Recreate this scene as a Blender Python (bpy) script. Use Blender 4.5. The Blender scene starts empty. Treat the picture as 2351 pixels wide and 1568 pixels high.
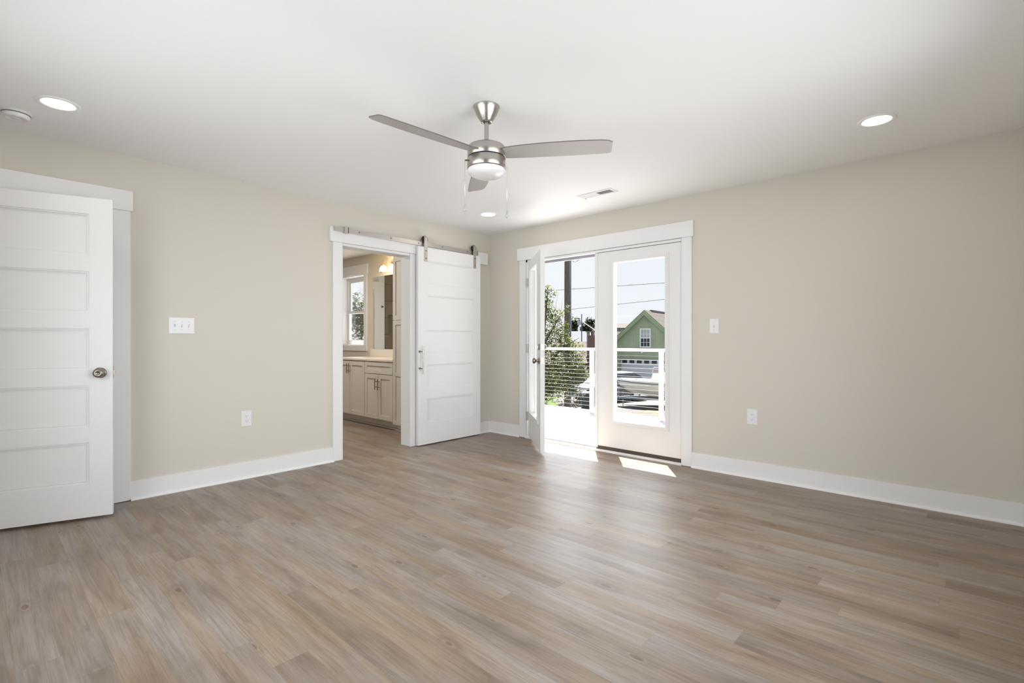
import bpy, math, random
from mathutils import Vector, Matrix
random.seed(7)
R = math.radians
C = bpy.context.scene.collection
SC = bpy.context.scene

# ---------------------------------------------------------------- camera
CX, CY, CZ = 4.3916, -4.3750, 1.1403
YAW = R(42.5416)
cam = bpy.data.cameras.new('camera'); camo = bpy.data.objects.new('camera', cam); C.objects.link(camo)
camo.location = (CX, CY, CZ); camo.rotation_euler = (R(90), 0, YAW)
cam.sensor_width = 36; cam.lens = 17.492; cam.shift_y = -0.00167; cam.clip_start = .02; cam.clip_end = 600
SC.camera = camo
FW = Vector((-math.sin(YAW), math.cos(YAW), 0)); RT = Vector((math.cos(YAW), math.sin(YAW), 0))
def site(l, d, z):
    """camera-aligned frame for the yard: l metres to the right, d metres out from the camera, z height"""
    p = Vector((CX, CY, 0)) + FW*d + RT*l
    return Vector((p.x, p.y, z))
GZ = -2.75   # yard level (the room is on the upper floor)

# ---------------------------------------------------------------- sky, sun, exposure
SC.view_settings.view_transform = 'Standard'; SC.view_settings.look = 'None'
SC.view_settings.gamma = 1; SC.view_settings.use_curve_mapping = False
SC.view_settings.exposure = 0.0
w = bpy.data.worlds.new('sky'); SC.world = w; w.use_nodes = True
nt = w.node_tree; nt.nodes.clear()
tc = nt.nodes.new('ShaderNodeTexCoord'); sx = nt.nodes.new('ShaderNodeSeparateXYZ'); rp = nt.nodes.new('ShaderNodeValToRGB')
bg = nt.nodes.new('ShaderNodeBackground'); wo = nt.nodes.new('ShaderNodeOutputWorld')
nt.links.new(tc.outputs['Generated'], sx.inputs[0]); nt.links.new(sx.outputs['Z'], rp.inputs[0])
rp.color_ramp.elements[0].position = 0.0; rp.color_ramp.elements[0].color = (.93, .955, .99, 1)
rp.color_ramp.elements[1].position = 0.8; rp.color_ramp.elements[1].color = (.60, .72, .95, 1)
e = rp.color_ramp.elements.new(.35); e.color = (.85, .905, .985, 1)
nt.links.new(rp.outputs[0], bg.inputs[0]); bg.inputs[1].default_value = 1.0
nt.links.new(bg.outputs[0], wo.inputs[0])
sun = bpy.data.lights.new('sun', 'SUN'); suno = bpy.data.objects.new('sun', sun); C.objects.link(suno)
sun.energy = 37; sun.angle = R(.55); sun.color = (1, .965, .91)
suno.rotation_euler = Vector((.735, -1, -3.72)).to_track_quat('-Z', 'Y').to_euler()
suno.location = (-3, 4, 15)
fill_sun = bpy.data.lights.new('balcony_fill_sun', 'SUN'); fill_suno = bpy.data.objects.new('balcony_fill_sun', fill_sun); C.objects.link(fill_suno)
fill_sun.energy = 6; fill_sun.angle = R(100); fill_sun.color = (.90, .95, 1)      # added soft fill from the balcony side, on top of the sky
fill_suno.rotation_euler = Vector((.30, -1, -.42)).to_track_quat('-Z', 'Y').to_euler(); fill_suno.location = (-2, 8, 9)
def area(name, loc, aim, sx_, sy_, power, col=(1, 1, 1), spread=180):
    l = bpy.data.lights.new(name, 'AREA'); o = bpy.data.objects.new(name, l); C.objects.link(o)
    l.shape = 'RECTANGLE'; l.size = sx_; l.size_y = sy_; l.energy = power; l.color = col; l.spread = R(spread)
    o.location = loc; o.rotation_euler = Vector(aim).to_track_quat('-Z', 'Z').to_euler()
    return o
# added fill lamps outside the window openings put in behind the camera
area('fill_lamp_south', (2.2, -5.55, 1.35), (0, 1, -.24), 2.6, 2.0, 82, (.92, .96, 1), 140)
area('fill_lamp_east', (5.47, -2.5, 1.35), (-1, 0, -.18), 2.6, 2.0, 90, (.92, .96, 1), 140)

# ---------------------------------------------------------------- helpers
WM = {}
def empty(name, loc, rz=0):
    o = bpy.data.objects.new(name, None); C.objects.link(o)
    o.location = loc; o.rotation_euler = (0, 0, rz); o.empty_display_size = .1
    WM[o.name] = Matrix.Translation(Vector(loc)) @ Matrix.Rotation(rz, 4, 'Z')
    return o
def tag(o, label=None, cat=None, group=None, kind=None):
    if label: o['label'] = label
    if cat: o['category'] = cat
    if group: o['group'] = group
    if kind: o['kind'] = kind
    return o
def thing(name, label, cat, loc, rz=0, group=None, kind=None):
    return tag(empty(name, loc, rz), label, cat, group, kind)

class MB:
    def __init__(s): s.v = []; s.f = []; s.sm = []
    def add(s, vs, fs, smooth=False, M=None):
        b = len(s.v)
        for p in vs:
            p = Vector(p); s.v.append(M @ p if M else p)
        for f in fs: s.f.append(tuple(b+i for i in f)); s.sm.append(smooth)
        return s
    def box(s, x0, x1, y0, y1, z0, z1, M=None):
        vs = [(x, y, z) for z in (z0, z1) for y in (y0, y1) for x in (x0, x1)]
        return s.add(vs, [(0, 2, 3, 1), (4, 5, 7, 6), (0, 1, 5, 4), (1, 3, 7, 5), (3, 2, 6, 7), (2, 0, 4, 6)], False, M)
    def ring(s, a0, a1, z0, z1, wd, d0, d1, ax='x', M=None):
        """rectangular frame in the plane (a,z), wd wide, between depths d0 and d1; ax names a's axis"""
        for (p0, p1, q0, q1) in ((a0, a0+wd, z0, z1), (a1-wd, a1, z0, z1), (a0+wd, a1-wd, z0, z0+wd), (a0+wd, a1-wd, z1-wd, z1)):
            if ax == 'x': s.box(p0, p1, d0, d1, q0, q1, M)
            else: s.box(d0, d1, p0, p1, q0, q1, M)
        return s
    def cyl(s, p0, p1, r0, r1=None, n=20, smooth=True, caps=True):
        r1 = r0 if r1 is None else r1
        p0 = Vector(p0); p1 = Vector(p1); d = (p1-p0).normalized()
        a = d.orthogonal().normalized(); b = d.cross(a)
        vs = []
        for p, r in ((p0, r0), (p1, r1)):
            for i in range(n):
                t = 2*math.pi*i/n; vs.append(p + a*math.cos(t)*r + b*math.sin(t)*r)
        s.add(vs, [(i, (i+1) % n, n+(i+1) % n, n+i) for i in range(n)], smooth)
        if caps:
            s.add(vs[:n], [tuple(range(n))[::-1]]); s.add(vs[n:], [tuple(range(n))])
        return s
    def lathe(s, prof, c, n=40, axis=(0, 0, 1), smooth=True):
        """prof: list of (radius, height) along the axis from point c"""
        c = Vector(c); d = Vector(axis).normalized(); a = d.orthogonal().normalized(); b = d.cross(a)
        vs = []
        for r, h in prof:
            for i in range(n):
                t = 2*math.pi*i/n; vs.append(c + d*h + a*math.cos(t)*r + b*math.sin(t)*r)
        fs = []
        for k in range(len(prof)-1):
            for i in range(n):
                j = (i+1) % n; fs.append((k*n+i, k*n+j, (k+1)*n+j, (k+1)*n+i))
        s.add(vs, fs, smooth); return s
    def tube(s, pts, r, n=8):
        pts = [Vector(p) for p in pts]; vs = []; fs = []
        ref = None
        for k, p in enumerate(pts):
            d = (pts[min(k+1, len(pts)-1)]-pts[max(k-1, 0)]).normalized()
            a = d.orthogonal().normalized() if ref is None else (ref - d*ref.dot(d)).normalized()
            ref = a; b = d.cross(a)
            rr = r[k] if isinstance(r, (list, tuple)) else r
            for i in range(n):
                t = 2*math.pi*i/n; vs.append(p + a*math.cos(t)*rr + b*math.sin(t)*rr)
        for k in range(len(pts)-1):
            for i in range(n):
                j = (i+1) % n; fs.append((k*n+i, k*n+j, (k+1)*n+j, (k+1)*n+i))
        fs.append(tuple(range(n))[::-1]); fs.append(tuple((len(pts)-1)*n+i for i in range(n)))
        s.add(vs, fs, True); return s
    def prism(s, poly, e0, e1):
        """poly: list of 3D points of one face; extruded by offset vectors e0..e1"""
        n = len(poly); e0 = Vector(e0); e1 = Vector(e1)
        vs = [Vector(p)+e0 for p in poly]+[Vector(p)+e1 for p in poly]
        s.add(vs, [tuple(range(n))[::-1], tuple(range(n, 2*n))]+[(i, (i+1) % n, n+(i+1) % n, n+i) for i in range(n)])
        return s
    def build(s, name, m, parent=None, bevel=0, kind=None, label=None):
        me = bpy.data.meshes.new(name); o = bpy.data.objects.new(name, me); C.objects.link(o)
        Mi = None
        if parent is not None:
            root = parent
            while root.parent: root = root.parent
            o.parent = parent
            if root.name in WM: Mi = WM[root.name].inverted()
        me.from_pydata([tuple(Mi @ p if Mi else p) for p in s.v], [], s.f)
        for p, f in zip(me.polygons, s.sm): p.use_smooth = f
        me.materials.append(m); me.update()
        import bmesh
        bm = bmesh.new(); bm.from_mesh(me); bmesh.ops.recalc_face_normals(bm, faces=bm.faces); bm.to_mesh(me); bm.free()
        if bevel:
            b = o.modifiers.new('bevel', 'BEVEL'); b.width = bevel; b.segments = 2; b.limit_method = 'ANGLE'
        if kind: o['kind'] = kind
        if label: o['label'] = label
        return o
def copy_tree(o, parent=None):
    c = o.copy(); C.objects.link(c)
    if parent: c.parent = parent
    for ch in list(o.children): copy_tree(ch, c)
    return c

# ---------------------------------------------------------------- materials
def mat(name, col, rough=.5, metal=0, spec=.5, var=0, vscale=6, bump=0, bscale=80, emit=None, es=1, stretch=None, coat=0):
    m = bpy.data.materials.new(name); m.use_nodes = True; n = m.node_tree; b = n.nodes['Principled BSDF']
    b.inputs['Base Color'].default_value = (*col, 1); b.inputs['Roughness'].default_value = rough
    b.inputs['Metallic'].default_value = metal; b.inputs['Specular IOR Level'].default_value = spec
    if coat: b.inputs['Coat Weight'].default_value = coat; b.inputs['Coat Roughness'].default_value = .05
    t = None
    if var or bump:
        t = n.nodes.new('ShaderNodeTexCoord')
        mp = n.nodes.new('ShaderNodeMapping'); n.links.new(t.outputs['Object'], mp.inputs[0])
        if stretch: mp.inputs['Scale'].default_value = stretch
    if var:
        no = n.nodes.new('ShaderNodeTexNoise'); no.inputs['Scale'].default_value = vscale; no.inputs['Detail'].default_value = 5
        n.links.new(mp.outputs[0], no.inputs[0])
        r = n.nodes.new('ShaderNodeValToRGB')
        r.color_ramp.elements[0].position = .3; r.color_ramp.elements[1].position = .7
        r.color_ramp.elements[0].color = (*[c*(1-var) for c in col], 1)
        r.color_ramp.elements[1].color = (*[min(1, c*(1+var)) for c in col], 1)
        n.links.new(no.outputs[0], r.inputs[0]); n.links.new(r.outputs[0], b.inputs['Base Color'])
    if bump:
        nb = n.nodes.new('ShaderNodeTexNoise'); nb.inputs['Scale'].default_value = bscale; nb.inputs['Detail'].default_value = 3
        n.links.new(mp.outputs[0], nb.inputs[0])
        bp = n.nodes.new('ShaderNodeBump'); bp.inputs['Strength'].default_value = bump; bp.inputs['Distance'].default_value = .002
        n.links.new(nb.outputs[0], bp.inputs['Height']); n.links.new(bp.outputs[0], b.inputs['Normal'])
    if emit:
        b.inputs['Emission Color'].default_value = (*emit, 1); b.inputs['Emission Strength'].default_value = es
    return m
def glass(name, tint=(1, 1, 1), refl=1.0):
    m = bpy.data.materials.new(name); m.use_nodes = True; n = m.node_tree; n.nodes.clear()
    o = n.nodes.new('ShaderNodeOutputMaterial'); t = n.nodes.new('ShaderNodeBsdfTransparent'); g = n.nodes.new('ShaderNodeBsdfGlossy')
    f = n.nodes.new('ShaderNodeFresnel'); mx = n.nodes.new('ShaderNodeMixShader'); mu = n.nodes.new('ShaderNodeMath')
    f.inputs[0].default_value = 1.25; g.inputs['Roughness'].default_value = .02
    t.inputs[0].default_value = (*tint, 1); mu.operation = 'MULTIPLY'; mu.inputs[1].default_value = refl
    n.links.new(f.outputs[0], mu.inputs[0]); n.links.new(mu.outputs[0], mx.inputs[0])
    n.links.new(t.outputs[0], mx.inputs[1]); n.links.new(g.outputs[0], mx.inputs[2]); n.links.new(mx.outputs[0], o.inputs[0])
    return m

def mnode(n, op, a, b=None):
    x = n.nodes.new('ShaderNodeMath'); x.operation = op
    for i, v in enumerate((a, b)):
        if v is None: continue
        if isinstance(v, (int, float)): x.inputs[i].default_value = v
        else: n.links.new(v, x.inputs[i])
    return x.outputs[0]
def plank_floor():
    m = bpy.data.materials.new('vinyl_plank'); m.use_nodes = True; n = m.node_tree; b = n.nodes['Principled BSDF']; L = n.links.new
    t = n.nodes.new('ShaderNodeTexCoord'); s = n.nodes.new('ShaderNodeSeparateXYZ'); L(t.outputs['Object'], s.inputs[0])
    X, Y = s.outputs['X'], s.outputs['Y']
    PW, PL = .122, 1.22
    yy = mnode(n, 'DIVIDE', mnode(n, 'ADD', Y, 3.905+PW*80), PW)
    row = mnode(n, 'FLOOR', yy); fy = mnode(n, 'FRACT', yy)
    wn = n.nodes.new('ShaderNodeTexWhiteNoise'); wn.noise_dimensions = '1D'; L(row, wn.inputs['W'])
    xx = mnode(n, 'ADD', mnode(n, 'DIVIDE', mnode(n, 'ADD', X, 20), PL), wn.outputs['Value'])
    col = mnode(n, 'FLOOR', xx); fx = mnode(n, 'FRACT', xx)
    idn = n.nodes.new('ShaderNodeTexWhiteNoise'); idn.noise_dimensions = '2D'
    cv = n.nodes.new('ShaderNodeCombineXYZ'); L(row, cv.inputs[0]); L(col, cv.inputs[1]); L(cv.outputs[0], idn.inputs['Vector'])
    rid = idn.outputs['Value']
    def noise(sx_, sy_, detail, rough=.55, dist=0, k=17.0):
        c = n.nodes.new('ShaderNodeCombineXYZ'); L(mnode(n, 'MULTIPLY', X, sx_), c.inputs[0]); L(mnode(n, 'MULTIPLY', Y, sy_), c.inputs[1])
        L(mnode(n, 'MULTIPLY', rid, k), c.inputs[2])
        q = n.nodes.new('ShaderNodeTexNoise'); q.inputs['Scale'].default_value = 1; q.inputs['Detail'].default_value = detail
        q.inputs['Roughness'].default_value = rough; q.inputs['Distortion'].default_value = dist; L(c.outputs[0], q.inputs[0])
        return q.outputs[0]
    big = noise(1.3, 8, 4, .6, .5)            # cloudy light and dark drift along a plank
    hue = noise(.9, 6, 3, .5, .3, 41)         # weathered grey against tan
    mid = noise(2.2, 60, 5, .6, 1.5, 31)      # long grain bands
    fine = noise(9, 330, 4, .65, .3, 53)      # pores
    v = mnode(n, 'ADD', mnode(n, 'MULTIPLY', rid, .15), mnode(n, 'MULTIPLY', big, .95))
    def ramp(src, st):
        q = n.nodes.new('ShaderNodeValToRGB'); c = q.color_ramp
        c.elements[0].position = st[0][0]; c.elements[0].color = (*st[0][1], 1); c.elements[1].position = st[-1][0]; c.elements[1].color = (*st[-1][1], 1)
        for p, k in st[1:-1]: e = c.elements.new(p); e.color = (*k, 1)
        L(src, q.inputs[0]); return q.outputs[0]
    warm = ramp(v, [(.34, (.170, .116, .076)), (.50, (.242, .174, .118)), (.62, (.288, .214, .150)), (.80, (.33, .262, .198))])
    cool = ramp(v, [(.34, (.195, .155, .125)), (.52, (.260, .218, .188)), (.66, (.300, .262, .235)), (.82, (.335, .302, .278))])
    hv = mnode(n, 'ADD', mnode(n, 'MULTIPLY', idn.outputs['Color'], .0) if False else mnode(n, 'MULTIPLY', wn.outputs['Value'], .18), mnode(n, 'MULTIPLY', hue, .9))
    hf = n.nodes.new('ShaderNodeMapRange'); L(hv, hf.inputs[0]); hf.inputs[1].default_value = .44; hf.inputs[2].default_value = .68
    hm = n.nodes.new('ShaderNodeMix'); hm.data_type = 'RGBA'; L(hf.outputs[0], hm.inputs[0]); L(warm, hm.inputs[6]); L(cool, hm.inputs[7])
    # knots: sparse elongated spots
    kc = n.nodes.new('ShaderNodeCombineXYZ'); L(mnode(n, 'MULTIPLY', X, 3.0), kc.inputs[0]); L(mnode(n, 'MULTIPLY', Y, 7.5), kc.inputs[1]); L(mnode(n, 'MULTIPLY', rid, 7), kc.inputs[2])
    vo = n.nodes.new('ShaderNodeTexVoronoi'); vo.inputs['Scale'].default_value = 1; L(kc.outputs[0], vo.inputs[0])
    kr = n.nodes.new('ShaderNodeValToRGB'); L(vo.outputs['Distance'], kr.inputs[0])
    kr.color_ramp.elements[0].position = .05; kr.color_ramp.elements[0].color = (.50, .36, .26, 1)
    kr.color_ramp.elements[1].position = .30; kr.color_ramp.elements[1].color = (1, 1, 1, 1)
    e = kr.color_ramp.elements.new(.085); e.color = (.62, .50, .42, 1)
    e = kr.color_ramp.elements.new(.10); e.color = (1.05, 1.03, 1.0, 1)
    e = kr.color_ramp.elements.new(.16); e.color = (.80, .77, .74, 1)
    fr = n.nodes.new('ShaderNodeValToRGB'); L(fine, fr.inputs[0])
    fr.color_ramp.elements[0].position = .32; fr.color_ramp.elements[0].color = (.80, .77, .74, 1)
    fr.color_ramp.elements[1].position = .5; fr.color_ramp.elements[1].color = (1, 1, 1, 1)
    mr = n.nodes.new('ShaderNodeValToRGB'); L(mid, mr.inputs[0])
    mr.color_ramp.elements[0].position = .33; mr.color_ramp.elements[0].color = (.76, .72, .68, 1)
    mr.color_ramp.elements[1].position = .58; mr.color_ramp.elements[1].color = (1.06, 1.06, 1.06, 1)
    def mul(a, c, f=1):
        q = n.nodes.new('ShaderNodeMix'); q.data_type = 'RGBA'; q.blend_type = 'MULTIPLY'; q.inputs[0].default_value = f
        L(a, q.inputs[6]); L(c, q.inputs[7]); return q.outputs[2]
    colr = mul(mul(mul(hm.outputs[2], mr.outputs[0]), fr.outputs[0], .8), kr.outputs[0], .85)
    ey = mnode(n, 'MINIMUM', fy, mnode(n, 'SUBTRACT', 1, fy)); ex = mnode(n, 'MINIMUM', fx, mnode(n, 'SUBTRACT', 1, fx))
    seam = mnode(n, 'MINIMUM', mnode(n, 'MULTIPLY', ey, PW), mnode(n, 'MULTIPLY', ex, PL))
    sr = n.nodes.new('ShaderNodeValToRGB'); L(mnode(n, 'MULTIPLY', seam, 100), sr.inputs[0])
    sr.color_ramp.elements[0].position = .05; sr.color_ramp.elements[0].color = (.70, .66, .63, 1)
    sr.color_ramp.elements[1].position = .16; sr.color_ramp.elements[1].color = (1, 1, 1, 1)
    colr = mul(colr, sr.outputs[0], .45)
    L(colr, b.inputs['Base Color'])
    rr = n.nodes.new('ShaderNodeMapRange'); L(mid, rr.inputs[0]); rr.inputs[3].default_value = .36; rr.inputs[4].default_value = .48
    L(rr.outputs[0], b.inputs['Roughness']); b.inputs['Specular IOR Level'].default_value = .8
    bp = n.nodes.new('ShaderNodeBump'); bp.inputs['Strength'].default_value = .12; bp.inputs['Distance'].default_value = .001
    L(fine, bp.inputs['Height']); L(bp.outputs[0], b.inputs['Normal'])
    return m
def brick_mat(name, c1, c2, mortar, scale, bw=.5, rh=.25, ms=.02, rough=.6, rot=(0, 0, 0), offs=.5, spec=.5):
    m = bpy.data.materials.new(name); m.use_nodes = True; n = m.node_tree; b = n.nodes['Principled BSDF']
    t = n.nodes.new('ShaderNodeTexCoord'); mp = n.nodes.new('ShaderNodeMapping'); mp.inputs['Rotation'].default_value = rot
    k = n.nodes.new('ShaderNodeTexBrick'); k.inputs['Scale'].default_value = scale; k.inputs['Color1'].default_value = (*c1, 1); k.inputs['Color2'].default_value = (*c2, 1)
    k.inputs['Mortar'].default_value = (*mortar, 1); k.inputs['Mortar Size'].default_value = ms; k.inputs['Brick Width'].default_value = bw; k.inputs['Row Height'].default_value = rh
    k.offset = offs
    no = n.nodes.new('ShaderNodeTexNoise'); no.inputs['Scale'].default_value = 3; no.inputs['Detail'].default_value = 4; n.links.new(t.outputs['Object'], no.inputs[0])
    mx = n.nodes.new('ShaderNodeMix'); mx.data_type = 'RGBA'; mx.blend_type = 'MULTIPLY'; mx.inputs[0].default_value = .5
    n.links.new(t.outputs['Object'], mp.inputs[0]); n.links.new(mp.outputs[0], k.inputs[0])
    n.links.new(k.outputs[0], mx.inputs[6]); n.links.new(no.outputs[0], mx.inputs[7]); n.links.new(mx.outputs[2], b.inputs['Base Color'])
    b.inputs['Roughness'].default_value = rough; b.inputs['Specular IOR Level'].default_value = spec
    return m
def board_mat(name, col, pitch, axis='X', dark=.72, rough=.7):
    """vertical or horizontal board siding with narrow grooves"""
    m = bpy.data.materials.new(name); m.use_nodes = True; n = m.node_tree; b = n.nodes['Principled BSDF']; L = n.links.new
    t = n.nodes.new('ShaderNodeTexCoord'); s = n.nodes.new('ShaderNodeSeparateXYZ'); L(t.outputs['Object'], s.inputs[0])
    f = mnode(n, 'FRACT', mnode(n, 'DIVIDE', mnode(n, 'ADD', s.outputs[axis], 100), pitch))
    r = n.nodes.new('ShaderNodeValToRGB'); L(f, r.inputs[0]); r.color_ramp.elements[0].position = .08; r.color_ramp.elements[0].color = (dark, dark, dark, 1)
    r.color_ramp.elements[1].position = .14; r.color_ramp.elements[1].color = (1, 1, 1, 1)
    no = n.nodes.new('ShaderNodeTexNoise'); no.inputs['Scale'].default_value = 1.2; no.inputs['Detail'].default_value = 6; L(t.outputs['Object'], no.inputs[0])
    r2 = n.nodes.new('ShaderNodeValToRGB'); L(no.outputs[0], r2.inputs[0]); r2.color_ramp.elements[0].position = .3; r2.color_ramp.elements[1].position = .7
    r2.color_ramp.elements[0].color = (*[c*.86 for c in col], 1); r2.color_ramp.elements[1].color = (*[c*1.14 for c in col], 1)
    q = n.nodes.new('ShaderNodeMix'); q.data_type = 'RGBA'; q.blend_type = 'MULTIPLY'; q.inputs[0].default_value = 1
    L(r2.outputs[0], q.inputs[6]); L(r.outputs[0], q.inputs[7]); L(q.outputs[2], b.inputs['Base Color']); b.inputs['Roughness'].default_value = rough
    return m

WALLP = mat('beige_wall_paint', (.645, .61, .535), .75, spec=.25, bump=.06, bscale=260)
CEILP = mat('white_ceiling_paint', (.89, .89, .885), .85, spec=.2)
TRIM = mat('white_trim_paint', (.79, .79, .79), .4, spec=.35)
DOORW = mat('white_door_paint', (.78, .775, .765), .42, spec=.35)
FLOOR = plank_floor()
NICK = mat('brushed_nickel', (.50, .475, .44), .24, 1, bump=.15, bscale=14, stretch=(4, 4, 260))
NICKD = mat('dark_nickel', (.30, .27, .24), .28, 1)
STEEL = mat('stainless_flat', (.60, .57, .54), .38, 1)
BLADE = mat('silver_blade', (.44, .42, .40), .45, .25)
BLADE_E = mat('blade_edge', (.14, .13, .11), .5)
BLACK = mat('black_rubber', (.012, .012, .013), .5)
DARKB = mat('dark_bronze', (.06, .045, .033), .5)
OPAL = mat('opal_glass', (.80, .80, .80), .25, spec=.6)
PLAST = mat('white_plastic', (.76, .76, .76), .35)
PLASTS = mat('plastic_slot', (.10, .10, .10), .6)
FOB = mat('grey_fob', (.42, .42, .40), .4, .3)
CHAIN = mat('bead_chain', (.72, .72, .70), .3, .7)
LED = mat('led_disc', (1, 1, 1), .5, emit=(1, .94, .86), es=6)
CAB = mat('cabinet_offwhite', (.66, .62, .56), .42, spec=.4)
COUNT = mat('cream_countertop', (.78, .73, .65), .3, var=.03, vscale=30)
MIRROR = mat('mirror_silver', (.86, .88, .84), .01, 1)
BULB = mat('lit_bulb', (1, .9, .7), .4, emit=(1, .74, .42), es=28)
BRONZE = mat('warm_nickel', (.55, .42, .26), .3, 1)
GLASS = glass('clear_glass', (.98, .99, .99), .4)
SHADEG = glass('ribbed_glass', (.97, .95, .90), .8)
_n = SHADEG.node_tree; _o = _n.nodes['Material Output']; _l = _o.inputs[0].links[0].from_socket
_t = _n.nodes.new('ShaderNodeBsdfTranslucent'); _t.inputs[0].default_value = (.9, .86, .78, 1); _m = _n.nodes.new('ShaderNodeMixShader'); _m.inputs[0].default_value = .30
_n.links.new(_l, _m.inputs[1]); _n.links.new(_t.outputs[0], _m.inputs[2]); _n.links.new(_m.outputs[0], _o.inputs[0])
TILE = brick_mat('shower_tile', (.30, .235, .16), (.22, .18, .13), (.12, .10, .08), 1, .61, .31, .006, .25, rot=(0, R(90), R(90)))
DECKM = mat('light_deck_membrane', (.42, .42, .43), .8, spec=.15, var=.05, vscale=40)
RAILW = mat('white_powder_coat', (.56, .57, .60), .5, spec=.2)
CABLE = mat('steel_cable', (.16, .16, .155), .6, .1, spec=.2)

# ---------------------------------------------------------------- room shell
X0, X1, Y0, Y1, H, T = 0, 4.72, -4.80, 0, 2.44, .14
def wall_y(name, y, y2, x0, x1, z0, z1, holes, m=None):
    """wall in a plane of constant y with rectangular holes (x0,x1,z0,z1)"""
    b = MB(); xs = x0
    for (a, c, d, e2) in sorted(holes):
        if a > xs: b.box(xs, a, y, y2, z0, z1)
        if d > z0: b.box(a, c, y, y2, z0, d)
        if e2 < z1: b.box(a, c, y, y2, e2, z1)
        xs = c
    if xs < x1: b.box(xs, x1, y, y2, z0, z1)
    return b.build(name, m or WALLP, kind='structure')
def wall_x(name, x, x2, y0, y1, z0, z1, holes, m=None):
    b = MB(); ys = y0
    for (a, c, d, e2) in sorted(holes):
        if a > ys: b.box(x, x2, ys, a, z0, z1)
        if d > z0: b.box(x, x2, a, c, z0, d)
        if e2 < z1: b.box(x, x2, a, c, e2, z1)
        ys = c
    if ys < y1: b.box(x, x2, ys, y1, z0, z1)
    return b.build(name, m or WALLP, kind='structure')
MB().box(-3.75, X1+T, Y0-T, .14, -.25, 0).build('floor', FLOOR, kind='structure')
MB().box(-3.75, X1+T, Y0-T, .14, H, H+.25).build('ceiling', CEILP, kind='structure')
wall_x('wall_left', -T, 0, Y0, 0, 0, H, [(-4.52, -3.70, 0, 2.055), (-1.985, -1.19, 0, 2.055)])
wall_y('wall_right', 0, T, -T, X1, 0, H, [(.607, 2.476, 0, 2.06)])
wall_y('wall_back', Y0-T, Y0, -T, X1+T, 0, H, [(1.2, 3.2, .6, 2.1)])
wall_x('wall_side', X1, X1+T, Y0, T, 0, H, [(-3.5, -1.5, .6, 2.1)])
# bathroom and passage behind the left wall
wall_y('wall_bath_window', -.27, -.09, -3.75, -T, 0, H, [(-3.20, -2.453, 1.05, 2.155)])
wall_x('wall_bath_end', -3.75, -3.60, -3.2, -.27, 0, H, [])
wall_y('wall_bath_partition', -3.30, -3.18, -3.75, -T, 0, H, [])
wall_x('wall_passage', -1.45, -1.30, Y0, -3.3, 0, H, [])
wall_y('wall_passage_end', Y0-T, Y0, -1.45, -T, 0, H, [])

# baseboards with shoe moulding
def base_x(name, y0, y1, x=0.0, s=1):
    b = MB().box(*sorted((x, x+.014*s)), y0, y1, 0, .135)
    n = 6; pr = [(0, 0)]+[(.018*math.cos(R(90)*i/n), .018*math.sin(R(90)*i/n)) for i in range(n+1)]
    b.prism([(x+(.014+p)*s, y0, q) for p, q in pr], (0, 0, 0), (0, y1-y0, 0))
    return b
def base_y(x0, x1, y=0.0):
    b = MB().box(x0, x1, y-.014, y, 0, .135)
    n = 6; pr = [(0, 0)]+[(.018*math.cos(R(90)*i/n), .018*math.sin(R(90)*i/n)) for i in range(n+1)]
    b.prism([(x0, y-(.014+p), q) for p, q in pr], (0, 0, 0), (x1-x0, 0, 0))
    return b
b = base_x('', -3.605, -2.075); b.v += []; b2 = base_x('', -1.10, 0)
b.add(b2.v, b2.f); b.build('baseboard_left', TRIM, kind='structure')
b = base_y(0.0, .512); b2 = base_y(2.569, X1); b.add(b2.v, b2.f); b.build('baseboard_right', TRIM, kind='structure')
MB().box(0, X1, Y0, Y0+.014, 0, .135).build('baseboard_back', TRIM, kind='structure')
MB().box(X1-.014, X1, Y0, 0, 0, .135).build('baseboard_side', TRIM, kind='structure')

# ---- trim_1: casing, header and jamb of the left doorway
b = MB().box(0, .018, -3.70, -3.605, .004, 2.05).box(0, .018, -4.615, -4.52, .004, 2.05).box(0, .026, -4.635, -3.592, 2.05, 2.192)
b.box(-T-.018, 0, -3.72, -3.70, 0, 2.055).box(-T-.018, 0, -4.52, -4.50, 0, 2.055).box(-T-.018, 0, -4.52, -3.70, 2.04, 2.055)
b.box(-.075, -.045, -3.735, -3.72, 0, 2.04)
b.build('trim_1', TRIM, bevel=.0015, kind='structure')
# ---- trim_2: casing of the bathroom doorway + the header board carrying the track
b = MB().box(0, .018, -2.081, -1.989, .002, 2.06).box(0, .018, -1.21, -1.118, .002, 2.06).box(0, .030, -2.115, -.06, 2.06, 2.200)
b.box(-T-.018, .006, -1.989, -1.975, .002, 2.0595).box(-T-.018, .006, -1.205, -1.19, .002, 2.0595).box(-T-.018, .006, -1.975, -1.205, 2.035, 2.0595)
b.box(-T-.018, -T, -2.06, -1.985, 0, 2.06).box(-T-.018, -T, -1.19, -1.10, 0, 2.06).box(-T-.018, -T, -2.10, -1.07, 2.06, 2.2)
b.build('trim_2', TRIM, bevel=.0015, kind='structure')
# ---- trim_3: casing, jambs, mullion and sill of the balcony doorway
b = MB().box(.512, .607, -.018, 0, .004, 2.065).box(2.476, 2.569, -.018, 0, .004, 2.065).box(.478, 2.585, -.026, 0, 2.065, 2.207)
b.box(.607, .632, -.012, T, 0, 2.06).box(2.470, 2.476, -.012, T, 0, 2.06).box(.607, 2.476, -.012, T, 2.036, 2.06)
b.box(.632, .645, .045, T, 0, 2.036).box(2.455, 2.470, .048, T, 0, 2.036).box(.632, 2.470, .048, T, 2.022, 2.036)
b.build('trim_3', TRIM, bevel=.0015, kind='structure')
b = MB().box(.665, 2.470, .040, .050, 2.008, 2.034)
b.build('trim_4', mat('grey_weatherstrip', (.30, .28, .32), .7), kind='structure')
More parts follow.
